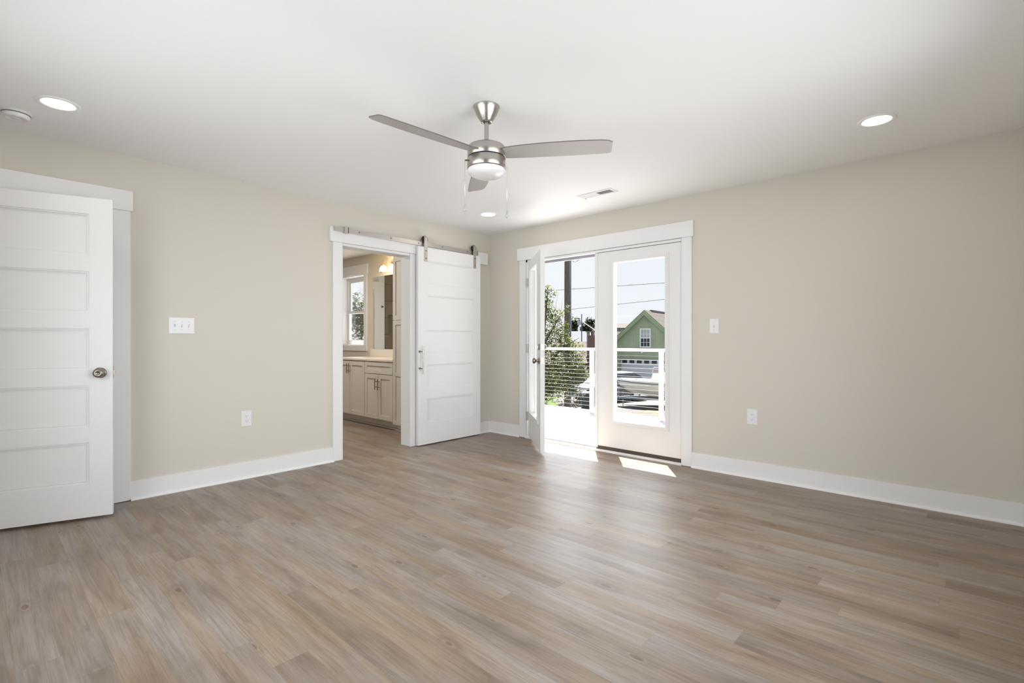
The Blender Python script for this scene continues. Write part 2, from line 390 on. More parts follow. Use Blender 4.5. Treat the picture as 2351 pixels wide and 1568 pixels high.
# threshold: white nosing, dark bronze saddle
MB().box(.607, 2.476, -.032, .02, 0, .022).build('trim_5', TRIM, bevel=.004, kind='structure')
MB().box(.632, 2.470, .02, .17, -.05, .030).box(1.56, 2.470, -.002, .05, .018, .0555).build('trim_6', DARKB, kind='structure')

# ---------------------------------------------------------------- panel doors
def panel_leaf(b, w, h, t, rails, stile, M):
    """five-panel leaf: local x 0..w, y 0..t, z 0..h; rails = list of (z0,z1) solid rails"""
    b.box(0, stile, 0, t, 0, h, M).box(w-stile, w, 0, t, 0, h, M)
    for a, c in rails: b.box(stile, w-stile, 0, t, a, c, M)
    for i in range(len(rails)-1):
        z0, z1 = rails[i][1], rails[i+1][0]
        b.box(stile, w-stile, .013, t-.013, z0, z1, M)
        b.ring(stile, w-stile, z0, z1, .011, .006, t-.006, 'x', M)
        b.ring(stile+.012, w-stile-.012, z0+.012, z1-.012, .006, .0095, t-.0095, 'x', M)
RAILS = [(0, .212), (.472, .572), (.832, .934), (1.194, 1.296), (1.556, 1.660), (1.920, 2.022)]
# left door, hinged at the far left, standing ajar
A1 = R(18.0)
hx, hy = .044, -4.512
d1 = thing('door_1', 'white five-panel door ajar at the left edge, with a round knob', 'door', (hx, hy, 0), kind='structure')
M1 = Matrix.Translation((hx, hy, .018)) @ Matrix.Rotation(R(90)-A1, 4, 'Z')
M1 = M1 @ Matrix.Translation((0, -.035, 0))
b = MB(); panel_leaf(b, .81, 2.022, .035, RAILS, .118, M1); b.build('leaf', DOORW, d1)
def knob(root, M, side=1, m=None):
    """M: frame with origin on the door face and +Y pointing out of the face"""
    o = M @ Vector((0, 0, 0)); ax = (M.to_3x3() @ Vector((0, 1, 0))).normalized()
    k = MB().lathe([(0, .0), (.033, .0), (.034, .004), (.029, .008), (.014, .012), (.0115, .03), (.015, .036), (.024, .041), (.0285, .050), (.0275, .060), (.021, .066), (.012, .068), (.010, .065), (0, .064)], o, 32, ax)
    return k
Mk = M1 @ Matrix.Translation((.81-.063, 0, .912)) @ Matrix.Rotation(math.pi, 4, 'Z')
kb = knob(d1, Mk).build('knob', NICKD, d1, label='dark satin nickel round knob')
MB().box(.8095, .8115, .008, .027, .872, .955, M1).box(.811, .818, .012, .023, .902, .926, M1).build('latch_plate', STEEL, d1)

# barn door on the track
by0, by1, bx0, bx1 = -1.148, -.232, .040, .075
d2 = thing('door_2', 'white five-panel sliding barn door hanging beside the bathroom doorway', 'door', ((bx0+bx1)/2, (by0+by1)/2, 0), kind='structure')
Mb = Matrix.Translation((bx1, by0, .012)) @ Matrix.Rotation(R(90), 4, 'Z')
rb = [(0, .232), (.492, .602), (.862, .978), (1.238, 1.352), (1.612, 1.725), (1.985, 2.128)]
b = MB(); panel_leaf(b, by1-by0, 2.128, bx1-bx0, rb, .122, Mb); b.build('leaf', TRIM, d2)
def hanger(y):
    st = MB().box(bx1, bx1+.006, y-.021, y+.021, 1.985, 2.235)
    # strap folds over the wheel towards the wall
    n = 10; zc = 2.232; xc = (bx1+.006+.040)/2; ro = (bx1+.006-.040)/2
    for i in range(n):
        a0, a1 = math.pi*i/n, math.pi*(i+1)/n
        pts = [(xc+ro*math.cos(a0), zc+ro*1.5*math.sin(a0)), (xc+ro*math.cos(a1), zc+ro*1.5*math.sin(a1)), (xc+(ro-.005)*math.cos(a1), zc+(ro-.005)*1.5*math.sin(a1)), (xc+(ro-.005)*math.cos(a0), zc+(ro-.005)*1.5*math.sin(a0))]
        st.prism([(p, y-.021, q) for p, q in pts], (0, 0, 0), (0, .042, 0))
    s = st.build('hanger_strap', STEEL, d2, bevel=.001)
    MB().lathe([(0, 0), (.026, 0), (.038, .003), (.038, .006), (.033, .009), (.033, .014), (.038, .017), (.038, .02), (.026, .023), (0, .023)], (.0465, y, 2.226), 28, (1, 0, 0)).build('wheel', BLACK, s, label='black wheel riding on the track')
    for z in (2.018, 2.103):
        MB().cyl((bx1+.005, y, z), (bx1+.012, y, z), .0075, n=6, smooth=False).build('bolt', NICKD, s)
    MB().cyl((bx1+.005, y, 2.222), (bx1+.013, y, 2.222), .012, n=6, smooth=False).build('axle_bolt', STEEL, s)
hanger(-1.049); hanger(-.328)
hb = MB().cyl((bx1+.062, -1.130, .777), (bx1+.062, -1.130, 1.071), .0085).build('pull_handle', NICK, d2, label='tall brushed nickel bar pull')
for z in (.834, 1.014):
    MB().cyl((bx1, -1.130, z), (bx1+.062, -1.130, z), .006).cyl((bx1, -1.130, z), (bx1+.004, -1.130, z), .013).build('standoff', NICKD, hb)
# track
tr = thing('sliding_door_track', 'flat brushed steel track above the bathroom doorway', 'rail', (.048, -1.2, 2.156))
MB().box(.046, .052, -2.085, -.30, 2.156, 2.197).build('rail', STEEL, tr, bevel=.001)
for y in (-1.83, -1.47, -1.125, -.80, -.42):
    MB().cyl((.028, y, 2.177), (.046, y, 2.177), .010).cyl((.052, y, 2.177), (.056, y, 2.177), .009, n=6, smooth=False).build('rail_bolt', NICKD, tr)
for y in (-1.975, -.295):
    s = MB().box(.052, .072, y-.017, y+.017, 2.146, 2.205).box(.036, .046, y-.017, y+.017, 2.146, 2.205).build('end_stop', STEEL, tr, bevel=.001)
    MB().box(.053, .071, y+.017, y+.024, 2.148, 2.203).build('rubber_bumper', BLACK, s)

# ---------------------------------------------------------------- balcony doors
LW, LT, LZ0, LZ1 = .889, .044, .036, 2.032
def lite_leaf(root, M, h0=.036):
    gx0, gx1, gz0, gz1 = .178, LW-.145, .318, 1.925
    b = MB(); h1 = LZ1
    b.box(0, gx0, 0, LT, h0, h1, M).box(gx1, LW, 0, LT, h0, h1, M).box(gx0, gx1, 0, LT, h0, gz0, M).box(gx0, gx1, 0, LT, gz1, h1, M)
    b.build('leaf', DOORW, root)
    f = MB()
    for d0, d1_ in ((-.010, .014), (LT-.014, LT+.010)):
        f.ring(gx0-.026, gx1+.026, gz0-.026, gz1+.026, .020, d0 if d0 < 0 else d1_-.006-.004, d0+.012 if d0 < 0 else d1_, 'x', M)
    f.ring(gx0-.012, gx1+.012, gz0-.012, gz1+.012, .022, -.014, -.0005, 'x', M)
    f.ring(gx0-.012, gx1+.012, gz0-.012, gz1+.012, .022, LT+.0005, LT+.014, 'x', M)
    f.ring(gx0, gx1, gz0, gz1, .010, 0, LT, 'x', M)
    fo = f.build('glazing_frame', DOORW, root, bevel=.002)
    MB().box(gx0+.008, gx1-.008, .016, .024, gz0+.008, gz1-.008, M).build('glass_pane', GLASS, root)
    return fo
# fixed right leaf
d4 = thing('door_4', 'white full-lite balcony door leaf, closed, right of the open one', 'door', (1.579+LW/2, .02, 0), kind='structure')
lite_leaf(d4, Matrix.Translation((1.579, .0, 0)), .056)
MB().box(1.545, 1.579, -.008, .052, LZ0, LZ1).build('astragal', DOORW, d4, bevel=.002)
# open left leaf
AH = R(-41.6)
d3 = thing('door_3', 'white full-lite balcony door leaf swung open into the room', 'door', (.636, -.006, 0), kind='structure')
M3 = Matrix.Translation((.636, -.006, 0)) @ Matrix.Rotation(AH, 4, 'Z')
lite_leaf(d3, M3)
for z, typ in ((.932, 'knob'), (1.068, 'deadbolt')):
    for sgn in (-1, 1):
        face = -0.0 if sgn < 0 else LT
        Mx = M3 @ Matrix.Translation((LW-.062, face, z)) @ (Matrix.Rotation(math.pi, 4, 'Z') if sgn < 0 else Matrix.Identity(4))
        if typ == 'knob': knob(d3, Mx).build('knob', NICKD, d3)
        else:
            o = Mx @ Vector((0, 0, 0)); ax = (Mx.to_3x3() @ Vector((0, 1, 0)))
            q = MB().lathe([(0, 0), (.030, 0), (.031, .005), (.026, .010), (.02, .012), (0, .014)] if sgn < 0 else [(0, 0), (.030, 0), (.030, .012), (.022, .026), (0, .028)], o, 28, ax)
            if sgn < 0: q.box(-.004, .004, .012, .030, -.013, .013, Mx)
            q.build('deadbolt', NICKD, d3)
    MB().box(LW-.0005, LW+.0015, .009, LT-.009, z-.028, z+.028, M3).build('latch_plate', STEEL, d3)
    MB().box(LW+.001, LW+.008, .015, LT-.015, z-.012, z+.012, M3).build('latch_bolt', STEEL, d3)
for z in (.26, 1.04, 1.80):
    MB().cyl((.634, -.016, z-.05), (.634, -.016, z+.05), .0075, n=12).box(.6075, .632, -.0155, -.0125, z-.05, z+.05).build('hinge', STEEL, d3)

# ---------------------------------------------------------------- switches and outlets
def plate(root, M, w_, h_):
    b = MB(); b.box(-w_/2, w_/2, -.004, 0, -h_/2, h_/2, M)
    b.box(-w_/2+.004, w_/2-.004, -.0062, -.004, -h_/2+.004, h_/2-.004, M)
    return b.build('cover_plate', PLAST, root, bevel=.0015)
def switch(name, label, pos, rz, gangs, ups, w_, h_):
    r = thing(name, label, 'light switch', pos)
    M = Matrix.Translation(pos) @ Matrix.Rotation(rz, 4, 'Z')
    plate(r, M, w_, h_)
    for g in range(gangs):
        x = (g-(gangs-1)/2)*.046
        MB().box(x-.0055, x+.0055, -.0066, -.006, -.012, .012, M).build('toggle_slot', mat('slot_shade', (.60, .60, .60), .5) if g == 0 else bpy.data.materials['slot_shade'], r)
        up = ups[g]
        MB().add([(x-.004, -.006, .006*up-.005), (x+.004, -.006, .006*up-.005), (x+.004, -.006, .006*up+.005), (x-.004, -.006, .006*up+.005),
                  (x-.003, -.019, .012*up-.003), (x+.003, -.019, .012*up-.003), (x+.003, -.019, .012*up+.003), (x-.003, -.019, .012*up+.003)],
                 [(0, 1, 2, 3), (4, 5, 6, 7), (0, 1, 5, 4), (1, 2, 6, 5), (2, 3, 7, 6), (3, 0, 4, 7)], False, M).build('toggle', PLAST, r)
        for z in (-.030, .030):
            MB().cyl(M @ Vector((x, -.006, z)), M @ Vector((x, -.0075, z)), .003, n=10).build('screw', mat('screw_grey', (.5, .5, .5), .4) if (g == 0 and z < 0) else bpy.data.materials['screw_grey'], r)
def outlet(name, label, pos, rz, w_=.082, h_=.128):
    r = thing(name, label, 'power outlet', pos)
    M = Matrix.Translation(pos) @ Matrix.Rotation(rz, 4, 'Z')
    plate(r, M, w_, h_)
    for zc in (-.0195, .0195):
        rc = MB()
        pts = [(.0165*math.cos(R(t)), 0, max(-.0125, min(.0125, .0165*math.sin(R(t))))) for t in range(0, 360, 15)]
        rc.prism([M @ Vector((p[0], -.006, p[2]+zc)) for p in pts], M.to_3x3() @ Vector((0, 0, 0)), M.to_3x3() @ Vector((0, -.002, 0)))
        so = rc.build('receptacle', PLAST, r)
        MB().box(-.0075, -.0055, -.0086, -.008, zc-.001, zc+.008, M).box(.0055, .0075, -.0086, -.008, zc, zc+.007, M).box(-.002, .002, -.0086, -.008, zc-.010, zc-.006, M).build('slots', PLASTS, so)
    MB().cyl(M @ Vector((0, -.006, 0)), M @ Vector((0, -.0076, 0)), .003, n=10).build('screw', PLAST, r)
switch('light_switch', 'white three-toggle switch plate on the wall beside the left door', (0, -3.290, 1.247), R(90), 3, (1, -1, -1), .168, .122)
switch('light_switch', 'white single-toggle switch plate to the right of the balcony doors', (2.763, 0, 1.260), 0, 1, (-1,), .080, .126)
outlet('wall_outlet', 'white duplex outlet low on the wall left of the bathroom doorway', (0, -2.832, .490), R(90))
outlet('wall_outlet', 'white duplex outlet low on the wall right of the balcony doors', (3.075, 0, .503), 0)

# ---------------------------------------------------------------- ceiling: downlights, detector, vent
def downlight(label, x, y, power):
    r = thing('recessed_downlight', label, 'ceiling light', (x, y, H), group='recessed downlights in the ceiling')
    MB().lathe([(.096, 0), (.096, -.003), (.090, -.0055), (.078, -.006), (.070, -.002), (.070, .0)], (x, y, H), 48).build('trim_ring', CEILP, r)
    MB().cyl((x, y, H-.0012), (x, y, H-.0028), .0702, n=48).build('lens', LED, r, label='glowing white disc')
    l = bpy.data.lights.new('downlight_lamp', 'AREA'); l.shape = 'DISK'; l.size = .13; l.energy = power; l.color = (1, .93, .84)
    o = bpy.data.objects.new('downlight_lamp', l); C.objects.link(o); o.parent = r; o.location = (0, 0, -.006)
PD = 1.1
downlight('round lit downlight in the ceiling above the left door, beside the smoke detector', .700, -4.045, PD)
downlight('round lit downlight in the ceiling near the far corner, below the fan in the picture', .725, -.745, PD)
downlight('round lit downlight in the ceiling toward the right edge, above the bare wall', 3.99, -.745, PD)
r = thing('smoke_detector', 'round white smoke detector on the ceiling at the left edge', 'smoke detector', (.382, -4.197, H))
MB().lathe([(.068, 0), (.068, -.010), (.060, -.012), (.060, -.0)], (.382, -4.197, H), 40).build('base', PLAST, r)
MB().lathe([(.058, -.010), (.060, -.016), (.058, -.030), (.050, -.036), (.036, -.037), (.034, -.033), (.016, -.034), (.014, -.038), (0, -.039)], (.382, -4.197, H), 40).build('cover', PLAST, r)
MB().lathe([(.0585, -.0102), (.0605, -.0135), (.0595, -.0152), (.057, -.0152)], (.382, -4.197, H), 40).build('vent_slot', PLASTS, r)
vx0, vx1, vy0, vy1 = 1.782, 2.137, -.672, -.545
r = thing('ceiling_vent', 'white rectangular air register in the ceiling near the balcony doors', 'vent', ((vx0+vx1)/2, (vy0+vy1)/2, H))
b = MB()
for (a, c, d, e_) in ((vx0, vx1, vy0, vy0+.024), (vx0, vx1, vy1-.024, vy1), (vx0, vx0+.024, vy0+.024, vy1-.024), (vx1-.024, vx1, vy0+.024, vy1-.024), ((vx0+vx1)/2-.008, (vx0+vx1)/2+.008, vy0+.024, vy1-.024)):
    b.box(a, c, d, e_, H-.006, H)
b.build('frame', PLAST, r, bevel=.001)
MB().box(vx0+.02, vx1-.02, vy0+.02, vy1-.02, H-.0010, H-.0002).build('duct', mat('duct_dark', (.24, .24, .26), .7), r)
xm = (vx0+vx1)/2
for k in range(2):
    xa, xb = (vx0+.024, xm-.008) if k == 0 else (xm+.008, vx1-.024)
    n = 11
    for i in range(n):
        xc = xa+(i+.5)*(xb-xa)/n; s = -1 if k == 0 else 1
        MB().prism([(xc-.006*s, vy0+.024, H-.0012), (xc-.0048*s, vy0+.024, H-.0012), (xc+.006*s, vy0+.024, H-.0058), (xc+.0048*s, vy0+.024, H-.0058)], (0, 0, 0), (0, vy1-vy0-.048, 0)).build('louvre', PLAST, r)
MB().box(vx0+.028, vx0+.031, vy1-.020, vy1-.010, H-.022, H-.006).build('damper_lever', PLAST, r)

# ---------------------------------------------------------------- ceiling fan
fx, fy = 2.408, -2.424
fan = thing('ceiling_fan', 'three-blade brushed nickel ceiling fan with white glass light bowl', 'ceiling fan', (fx, fy, H))
MB().lathe([(.0745, 0), (.0745, -.003), (.067, -.022), (.057, -.044), (.046, -.063), (.037, -.077), (.033, -.083), (.030, -.087), (.020, -.087), (.019, -.082)], (fx, fy, H), 48).build('canopy', NICK, fan)
MB().cyl((fx, fy, H-.078), (fx, fy, H-.245), .0125, n=24).build('downrod', NICK, fan)
MB().lathe([(.019, -.081), (.0125, -.083)], (fx, fy, H), 24).build('canopy_collar', BLACK, fan)
MB().lathe([(.013, -.185), (.020, -.188), (.030, -.203), (.034, -.212), (.036, -.213)], (fx, fy, H), 32).build('coupling_cover', NICK, fan)
MB().lathe([(.030, -.212), (.085, -.215), (.100, -.222), (.1065, -.232), (.1065, -.283), (.105, -.2845), (.09, -.2845)], (fx, fy, H), 64).build('motor_housing', NICK, fan)
MB().lathe([(.1035, -.283), (.1035, -.294)], (fx, fy, H), 48).build('shadow_gap', BLACK, fan)
MB().lathe([(.09, -.2905), (.106, -.2905), (.1075, -.292), (.1075, -.345), (.105, -.348), (.100, -.348)], (fx, fy, H), 64).build('light_fitter', NICK, fan)
MB().lathe([(.1045, -.347), (.1052, -.3505), (.1035, -.351)], (fx, fy, H), 64).build('fitter_rim', BLADE_E, fan)
MB().lathe([(.1035, -.3495), (.1045, -.355), (.103, -.366), (.094, -.378), (.075, -.387), (.05, -.3925), (.02, -.395), (0, -.3955)], (fx, fy, H), 64).build('light_bowl', OPAL, fan, label='white frosted glass bowl')
def blade(ang):
    L0, L1 = .085, .688
    M = Matrix.Translation((fx, fy, H-.262)) @ Matrix.Rotation(R(ang), 4, 'Z') @ Matrix.Rotation(R(-12), 4, 'X')
    n = 22; up = []; lo = []
    for i in range(n+1):
        t = i/n; x = L0+(L1-L0)*t
        q = math.sqrt(max(0, 1-((t-.5)/.5)**2))
        up.append((x, .046+.008*q+.004*t)); lo.append((x, -(.042+.026*q+.012*t)))
    e1, e2 = up.pop(), lo.pop()
    up += [(e1[0]-.008, e1[1]), (e1[0]-.001, e1[1]-.008)]; lo += [(e2[0]-.009, e2[1]), (e2[0]+.001, e2[1]+.008)]
    poly = up+lo[::-1]; th = .003
    N = len(poly)
    b = MB(); b.add([(x, y, -th) for x, y in poly], [tuple(range(N))], False, M); b.add([(x, y, th) for x, y in poly], [tuple(range(N))[::-1]], False, M)
    o = b.build('blade', BLADE, fan)
    MB().add([(x, y, z) for z in (-th, th) for x, y in poly], [(i, (i+1) % N, N+(i+1) % N, N+i) for i in range(N)], False, M).build('edge_band', BLADE_E, o)
    MB().box(.075, .12, -.045, .045, .003, .006, M).build('blade_bracket', NICKD, o)
for a in (266, 142, 34): blade(a)
for k, (l, d, ztop, zfob) in enumerate(((-.1045, -.045, H-.313, 1.888), (.1055, -.035, H-.345, 1.855))):
    p = Vector((fx, fy, 0)) + RT*l + FW*d
    o_ = Vector((fx, fy, 0)) + RT*l*.95 + FW*d
    if k == 0: MB().cyl((o_.x+.0, o_.y, ztop), (p.x-RT.x*.012, p.y-RT.y*.012, ztop), .0045).build('chain_outlet', NICKD, fan)
    if k == 0: p = p - RT*.012
    else: p = p + RT*.009
    pts = [(p.x, p.y, ztop-.0*i) for i in range(1)]+[(p.x, p.y, zfob)]
    c = MB().tube(pts, .0012, 6).build('pull_chain', CHAIN, fan)
    MB().lathe([(0, .002), (.0018, .0), (.0045, -.010), (.0068, -.026), (.0065, -.037), (.004, -.043), (0, -.044)], (p.x, p.y, zfob), 20).build('fob', FOB, c)
    MB().lathe([(0, .003), (.0022, .0), (0, -.003)], (p.x, p.y, zfob+.13), 10).build('chain_coupler', FOB, c)

# ---------------------------------------------------------------- bathroom
# window_1 over the vanity
wx0, wx1, wz0, wz1, wy = -3.20, -2.453, 1.05, 2.155, -.27
r = tag(empty('window_1', ((wx0+wx1)/2, -.2, wz0)), 'white double-hung bathroom window beside the mirror', 'window', kind='structure')
b = MB().box(wx1, wx1+.085, wy-.018, wy, wz0-.0, wz1+.0).box(wx0-.085, wx0, wy-.018, wy, wz0, wz1).box(wx0-.105, wx1+.137-.03, wy-.024, wy, wz1, wz1+.145).box(wx0-.085, wx1+.085, wy-.018, wy, wz0-.082, wz0)
b.build('casing', TRIM, r, bevel=.0015)
b = MB().box(wx0, wx0+.012, wy, -.12, wz0, wz1).box(wx1-.012, wx1, wy, -.12, wz0, wz1).box(wx0, wx1, wy, -.12, wz1-.012, wz1).box(wx0, wx1, wy, -.12, wz0, wz0+.012)
b.build('jamb', TRIM, r)
MB().ring(wx0+.012, wx1-.012, wz0+.012, wz1-.012, .035, -.15, -.09).build('window_frame', PLAST, r, bevel=.001)
zm = 1.585
for (z0, z1, ya, yb) in ((wz0+.045, zm+.022, -.155, -.13), (zm-.022, wz1-.045, -.125, -.10)):
    s = MB().ring(wx0+.045, wx1-.045, z0, z1, .042, ya, yb).build('sash', PLAST, r, bevel=.001)
    MB().box(wx0+.085, wx1-.085, (ya+yb)/2-.003, (ya+yb)/2+.003, z0+.04, z1-.04).build('pane', GLASS, s)
# vanity
VY, VF = -.27, -.80
def shaker(root, name, x0, x1, z0, z1, m=CAB, fr=.055):
    b = MB().ring(x0, x1, z0, z1, fr, VF-.019, VF, 'x').box(x0+fr, x1-fr, VF-.010, VF, z0+fr, z1-fr)
    return b.build(name, m, root, bevel=.001)
def bar_pull(parent, x, z0, z1):
    b = MB().cyl((x, VF-.050, z0), (x, VF-.050, z1), .0055, n=10)
    for z in (z0+.032, z1-.032): b.cyl((x, VF-.019, z), (x, VF-.050, z), .0042, n=8)
    b.build('handle', mat('pull_bronze', (.20, .165, .125), .35, .8) if 'pull_bronze' not in bpy.data.materials else bpy.data.materials['pull_bronze'], parent)
c1 = thing('vanity_cabinet', 'cream two-door vanity cabinet on the left, below the bathroom window', 'cabinet', (-1.92, -.53, 0))
MB().box(-2.30, -1.541, VF, VY-.006, .115, .862).build('body', CAB, c1)
for x0, x1, hxp in ((-2.298, -1.930, -1.952), (-1.924, -1.543, -1.900)):
    dd = shaker(c1, 'cabinet_door', x0, x1, .118, .845); bar_pull(dd, hxp, .680, .813)
c2 = thing('vanity_cabinet', 'cream vanity cabinet with a wide drawer front over two doors, against the tall cabinet', 'cabinet', (-1.21, -.53, 0))
MB().box(-1.539, -.890, VF, VY-.006, .115, .862).build('body', CAB, c2)
shaker(c2, 'drawer', -1.535, -.892, .700, .845, fr=.045)
for x0, x1, hxp in ((-1.535, -1.216, -1.243), (-1.210, -.892, -1.180)):
    dd = shaker(c2, 'cabinet_door', x0, x1, .118, .692); bar_pull(dd, hxp, .498, .633)
tk = thing('toe_kick', 'white recessed base board running under the vanity cabinets', 'trim', (-1.55, -.71, 0))
MB().box(-2.26, -.886, -.715, -.30, .02, .1145).build('board', CAB, tk)
MB().box(-2.28, -.90, -.733, -.7155, 0, .018).build('shoe_moulding', CAB, tk, bevel=.004)
MB().box(-.884, -.60, -.745, -.30, .02, .084).box(-.905, -.60, -.765, -.7455, 0, .018).build('return_board', CAB, tk)
ct = thing('countertop', 'cream stone countertop on the vanity cabinets', 'countertop', (-1.58, -.53, .863))
MB().box(-2.32, -.888, -.825, VY, .8625, .889).build('slab', COUNT, ct, bevel=.003)
MB().box(-2.257, -.888, VY-.020, VY-.001, .8895, 1.002).build('backsplash', COUNT, ct, bevel=.002)
tc_ = thing('tall_cabinet', 'tall cream linen cabinet at the right end of the vanity', 'cabinet', (-.60, -.54, 0))
MB().box(-.886, -.20, VF, VY-.006, .085, 2.165).build('body', CAB, tc_)
for z0, z1 in ((.088, 1.379), (1.383, 2.162)):
    for x0, x1 in ((-.884, -.545), (-.541, -.202)):
        dd = shaker(tc_, 'cabinet_door', x0, x1, z0, z1)
        if z0 < 1: MB().box(x0+.05, x1-.05, VF-.019, VF-.011, .690, .735).build('middle_rail', CAB, dd)
r = tag(MB().box(-2.205, -1.13, VY-.008, VY-.0005, 1.006, 2.078).build('wall_mirror', MIRROR), 'frameless rectangular mirror on the bathroom wall above the backsplash', 'mirror')
# vanity light
vl = thing('vanity_light', 'warm lit vanity light with clear ribbed glass shades above the mirror', 'wall lamp', (-1.50, VY, 2.24))
MB().box(-1.66, -1.34, VY-.022, VY-.0005, 2.19, 2.26).build('backplate', BRONZE, vl, bevel=.004)
for x in (-1.735, -1.50, -1.265):
    am = []
    for i in range(15):
        t = math.pi*i/14
        am.append((x, -.345+.055*math.cos(t), 2.245+.065*math.sin(t)))
    arm = MB().tube([(x, VY-.012, 2.235), (x, -.29, 2.237)]+am, .0055, 8).build('arm', BRONZE, vl)
    if x != -1.50: MB().cyl((x, VY-.015, 2.225), (-1.50, VY-.015, 2.225), .006).build('crossbar', BRONZE, arm)
    sk = MB().lathe([(0, .022), (.012, .020), (.022, .006), (.024, -.03), (.020, -.034), (0, -.034)], (x, -.40, 2.225), 20).build('socket', BRONZE, vl)
    prof = [(.024, -.032), (.036, -.045), (.050, -.065), (.057, -.090), (.059, -.118), (.063, -.122), (.063, -.126)]
    MB().lathe(prof, (x, -.40, 2.225), 32).build('glass_shade', SHADEG, vl)
    MB().lathe([(0, -.028), (.013, -.036), (.016, -.055), (.026, -.085), (.025, -.105), (.015, -.118), (0, -.122)], (x, -.40, 2.225), 20).build('bulb', BULB, sk)
lp = bpy.data.lights.new('vanity_glow', 'POINT'); lp.energy = 6; lp.color = (1, .72, .40); lp.shadow_soft_size = .05
lo_ = bpy.data.objects.new('vanity_glow', lp); C.objects.link(lo_); lo_.location = (-1.62, -.47, 2.10)
l = bpy.data.lights.new('bath_fill_lamp', 'AREA'); l.shape = 'DISK'; l.size = .3; l.energy = 28; l.color = (1, .95, .88)  # added unseen lamp that brightens the bathroom
o = bpy.data.objects.new('bath_fill_lamp', l); C.objects.link(o); o.location = (-1.6, -1.7, H-.01)
# opposite side of the bathroom, seen in the mirror
b = MB().box(-3.60, -3.58, -1.255, -1.165, 0, 2.06).box(-3.60, -3.572, -1.275, -.28, 2.06, 2.20)
b.box(-3.60, -3.585, -1.38, -1.256, 0, 2.43)
b.build('trim_7', TRIM, kind='structure')
hk = thing('robe_hook', 'small nickel robe hook reflected in the bathroom mirror', 'hook', (-3.585, -1.325, 1.75))
MB().lathe([(0, 0), (.020, 0), (.020, .006), (.008, .01), (.007, .035), (.012, .04), (0, .045)], (-3.585, -1.325, 1.75), 20, (1, 0, 0)).build('hook', NICKD, hk)
# tiled shower wall with a niche
b = MB(); ta, tb = -3.18, -1.385
b.box(-3.60, -3.56, ta, -1.72, 0, 2.44).box(-3.60, -3.56, -1.44, tb, 0, 2.44).box(-3.60, -3.56, -1.72, -1.44, 0, 1.22).box(-3.60, -3.56, -1.72, -1.44, 1.60, 2.44)
b.build('trim_8', TILE, kind='structure')
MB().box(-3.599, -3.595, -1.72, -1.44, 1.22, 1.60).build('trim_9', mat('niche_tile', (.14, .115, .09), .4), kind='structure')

# added windows in the unseen walls, put in to pass the fill light
def plain_window(name, pl, a0, a1, z0, z1, ax):
    r = tag(empty(name, (0, 0, 0)), None, None, kind='structure')
    MB().ring(a0, a1, z0, z1, .05, pl, pl+.06, ax).build('window_frame', PLAST, r)
    mid_ = (a0+a1)/2
    b = MB()
    (b.box(mid_-.03, mid_+.03, pl, pl+.06, z0, z1) if ax == 'x' else b.box(pl, pl+.06, mid_-.03, mid_+.03, z0, z1)); b.build('mullion', PLAST, r)
plain_window('added_window_2', Y0-.11, 1.2, 3.2, .6, 2.1, 'x')
plain_window('added_window_3', X1+.05, -3.5, -1.5, .6, 2.1, 'y')

# ---------------------------------------------------------------- balcony
MB().box(-6.5, 9, .14, 2.83, -.20, -.06).build('balcony_deck', DECKM, kind='structure')
rl = thing('cable_railing', 'white metal balcony railing strung with horizontal steel cables', 'railing', (.4, 2.55, -.06))
MB().box(-6.4, 8.9, 2.515, 2.575, .962, 1.006).build('top_rail', RAILW, rl, bevel=.004)
posts = [-2.64, -1.407, -.174, 1.041, 2.26, 3.48]
for x in posts+[-6.3, -5.1, -3.87, 4.7, 6, 7.2, 8.4]:
    p = MB().box(x-.029, x+.029, 2.516, 2.574, -.06, .962).build('post', RAILW, rl, bevel=.003)
for i in range(14):
    z = .897-.0647*i
    MB().cyl((-6.3, 2.545, z), (8.4, 2.545, z), .0032, n=6).build('cable', CABLE, rl)

# ---------------------------------------------------------------- yard
def ob(l, d, z=GZ): return site(l, d, z)
ASPH = mat('pale_asphalt', (.078, .076, .074), .9, spec=.05, var=.22, vscale=.6)
CONC = mat('concrete_drive', (.095, .09, .085), .9, spec=.05, var=.12, vscale=.8)
def patch(name, pts, m, z=.0, label=None, cat=None, kind='structure'):
    q = [ob(l, d, GZ+z) for l, d in pts]
    return tag(MB().prism(q, (0, 0, -.05), (0, 0, 0)).build(name, m), label, cat, kind=kind)
patch('yard_ground', [(-90, 5), (120, 5), (120, 200), (-90, 200)], ASPH, 0)
patch('driveway', [(2.5, 31.5), (20, 24), (26, 36), (6, 41)], CONC, .02)
GRASSD = mat('dry_grass', (.105, .095, .060), .9, spec=.05, var=.35, vscale=2.5)
GRASSG = mat('green_lawn', (.045, .065, .02), .9, spec=.05, var=.4, vscale=3)
patch('dry_grass', [(6.4, 26.6), (8, 27.8), (14, 26.8), (20, 22), (14, 23), (8.6, 26.0)], GRASSD, .012, kind='stuff')
patch('lawn', [(-14, 21), (3.2, 24), (3.4, 34), (-14, 40)], GRASSG, .010, kind='stuff')
patch('curb_walk', [(0.5, 27.6), (4.2, 27.6), (4.2, 29.2), (.5, 29.2)], CONC, .014)

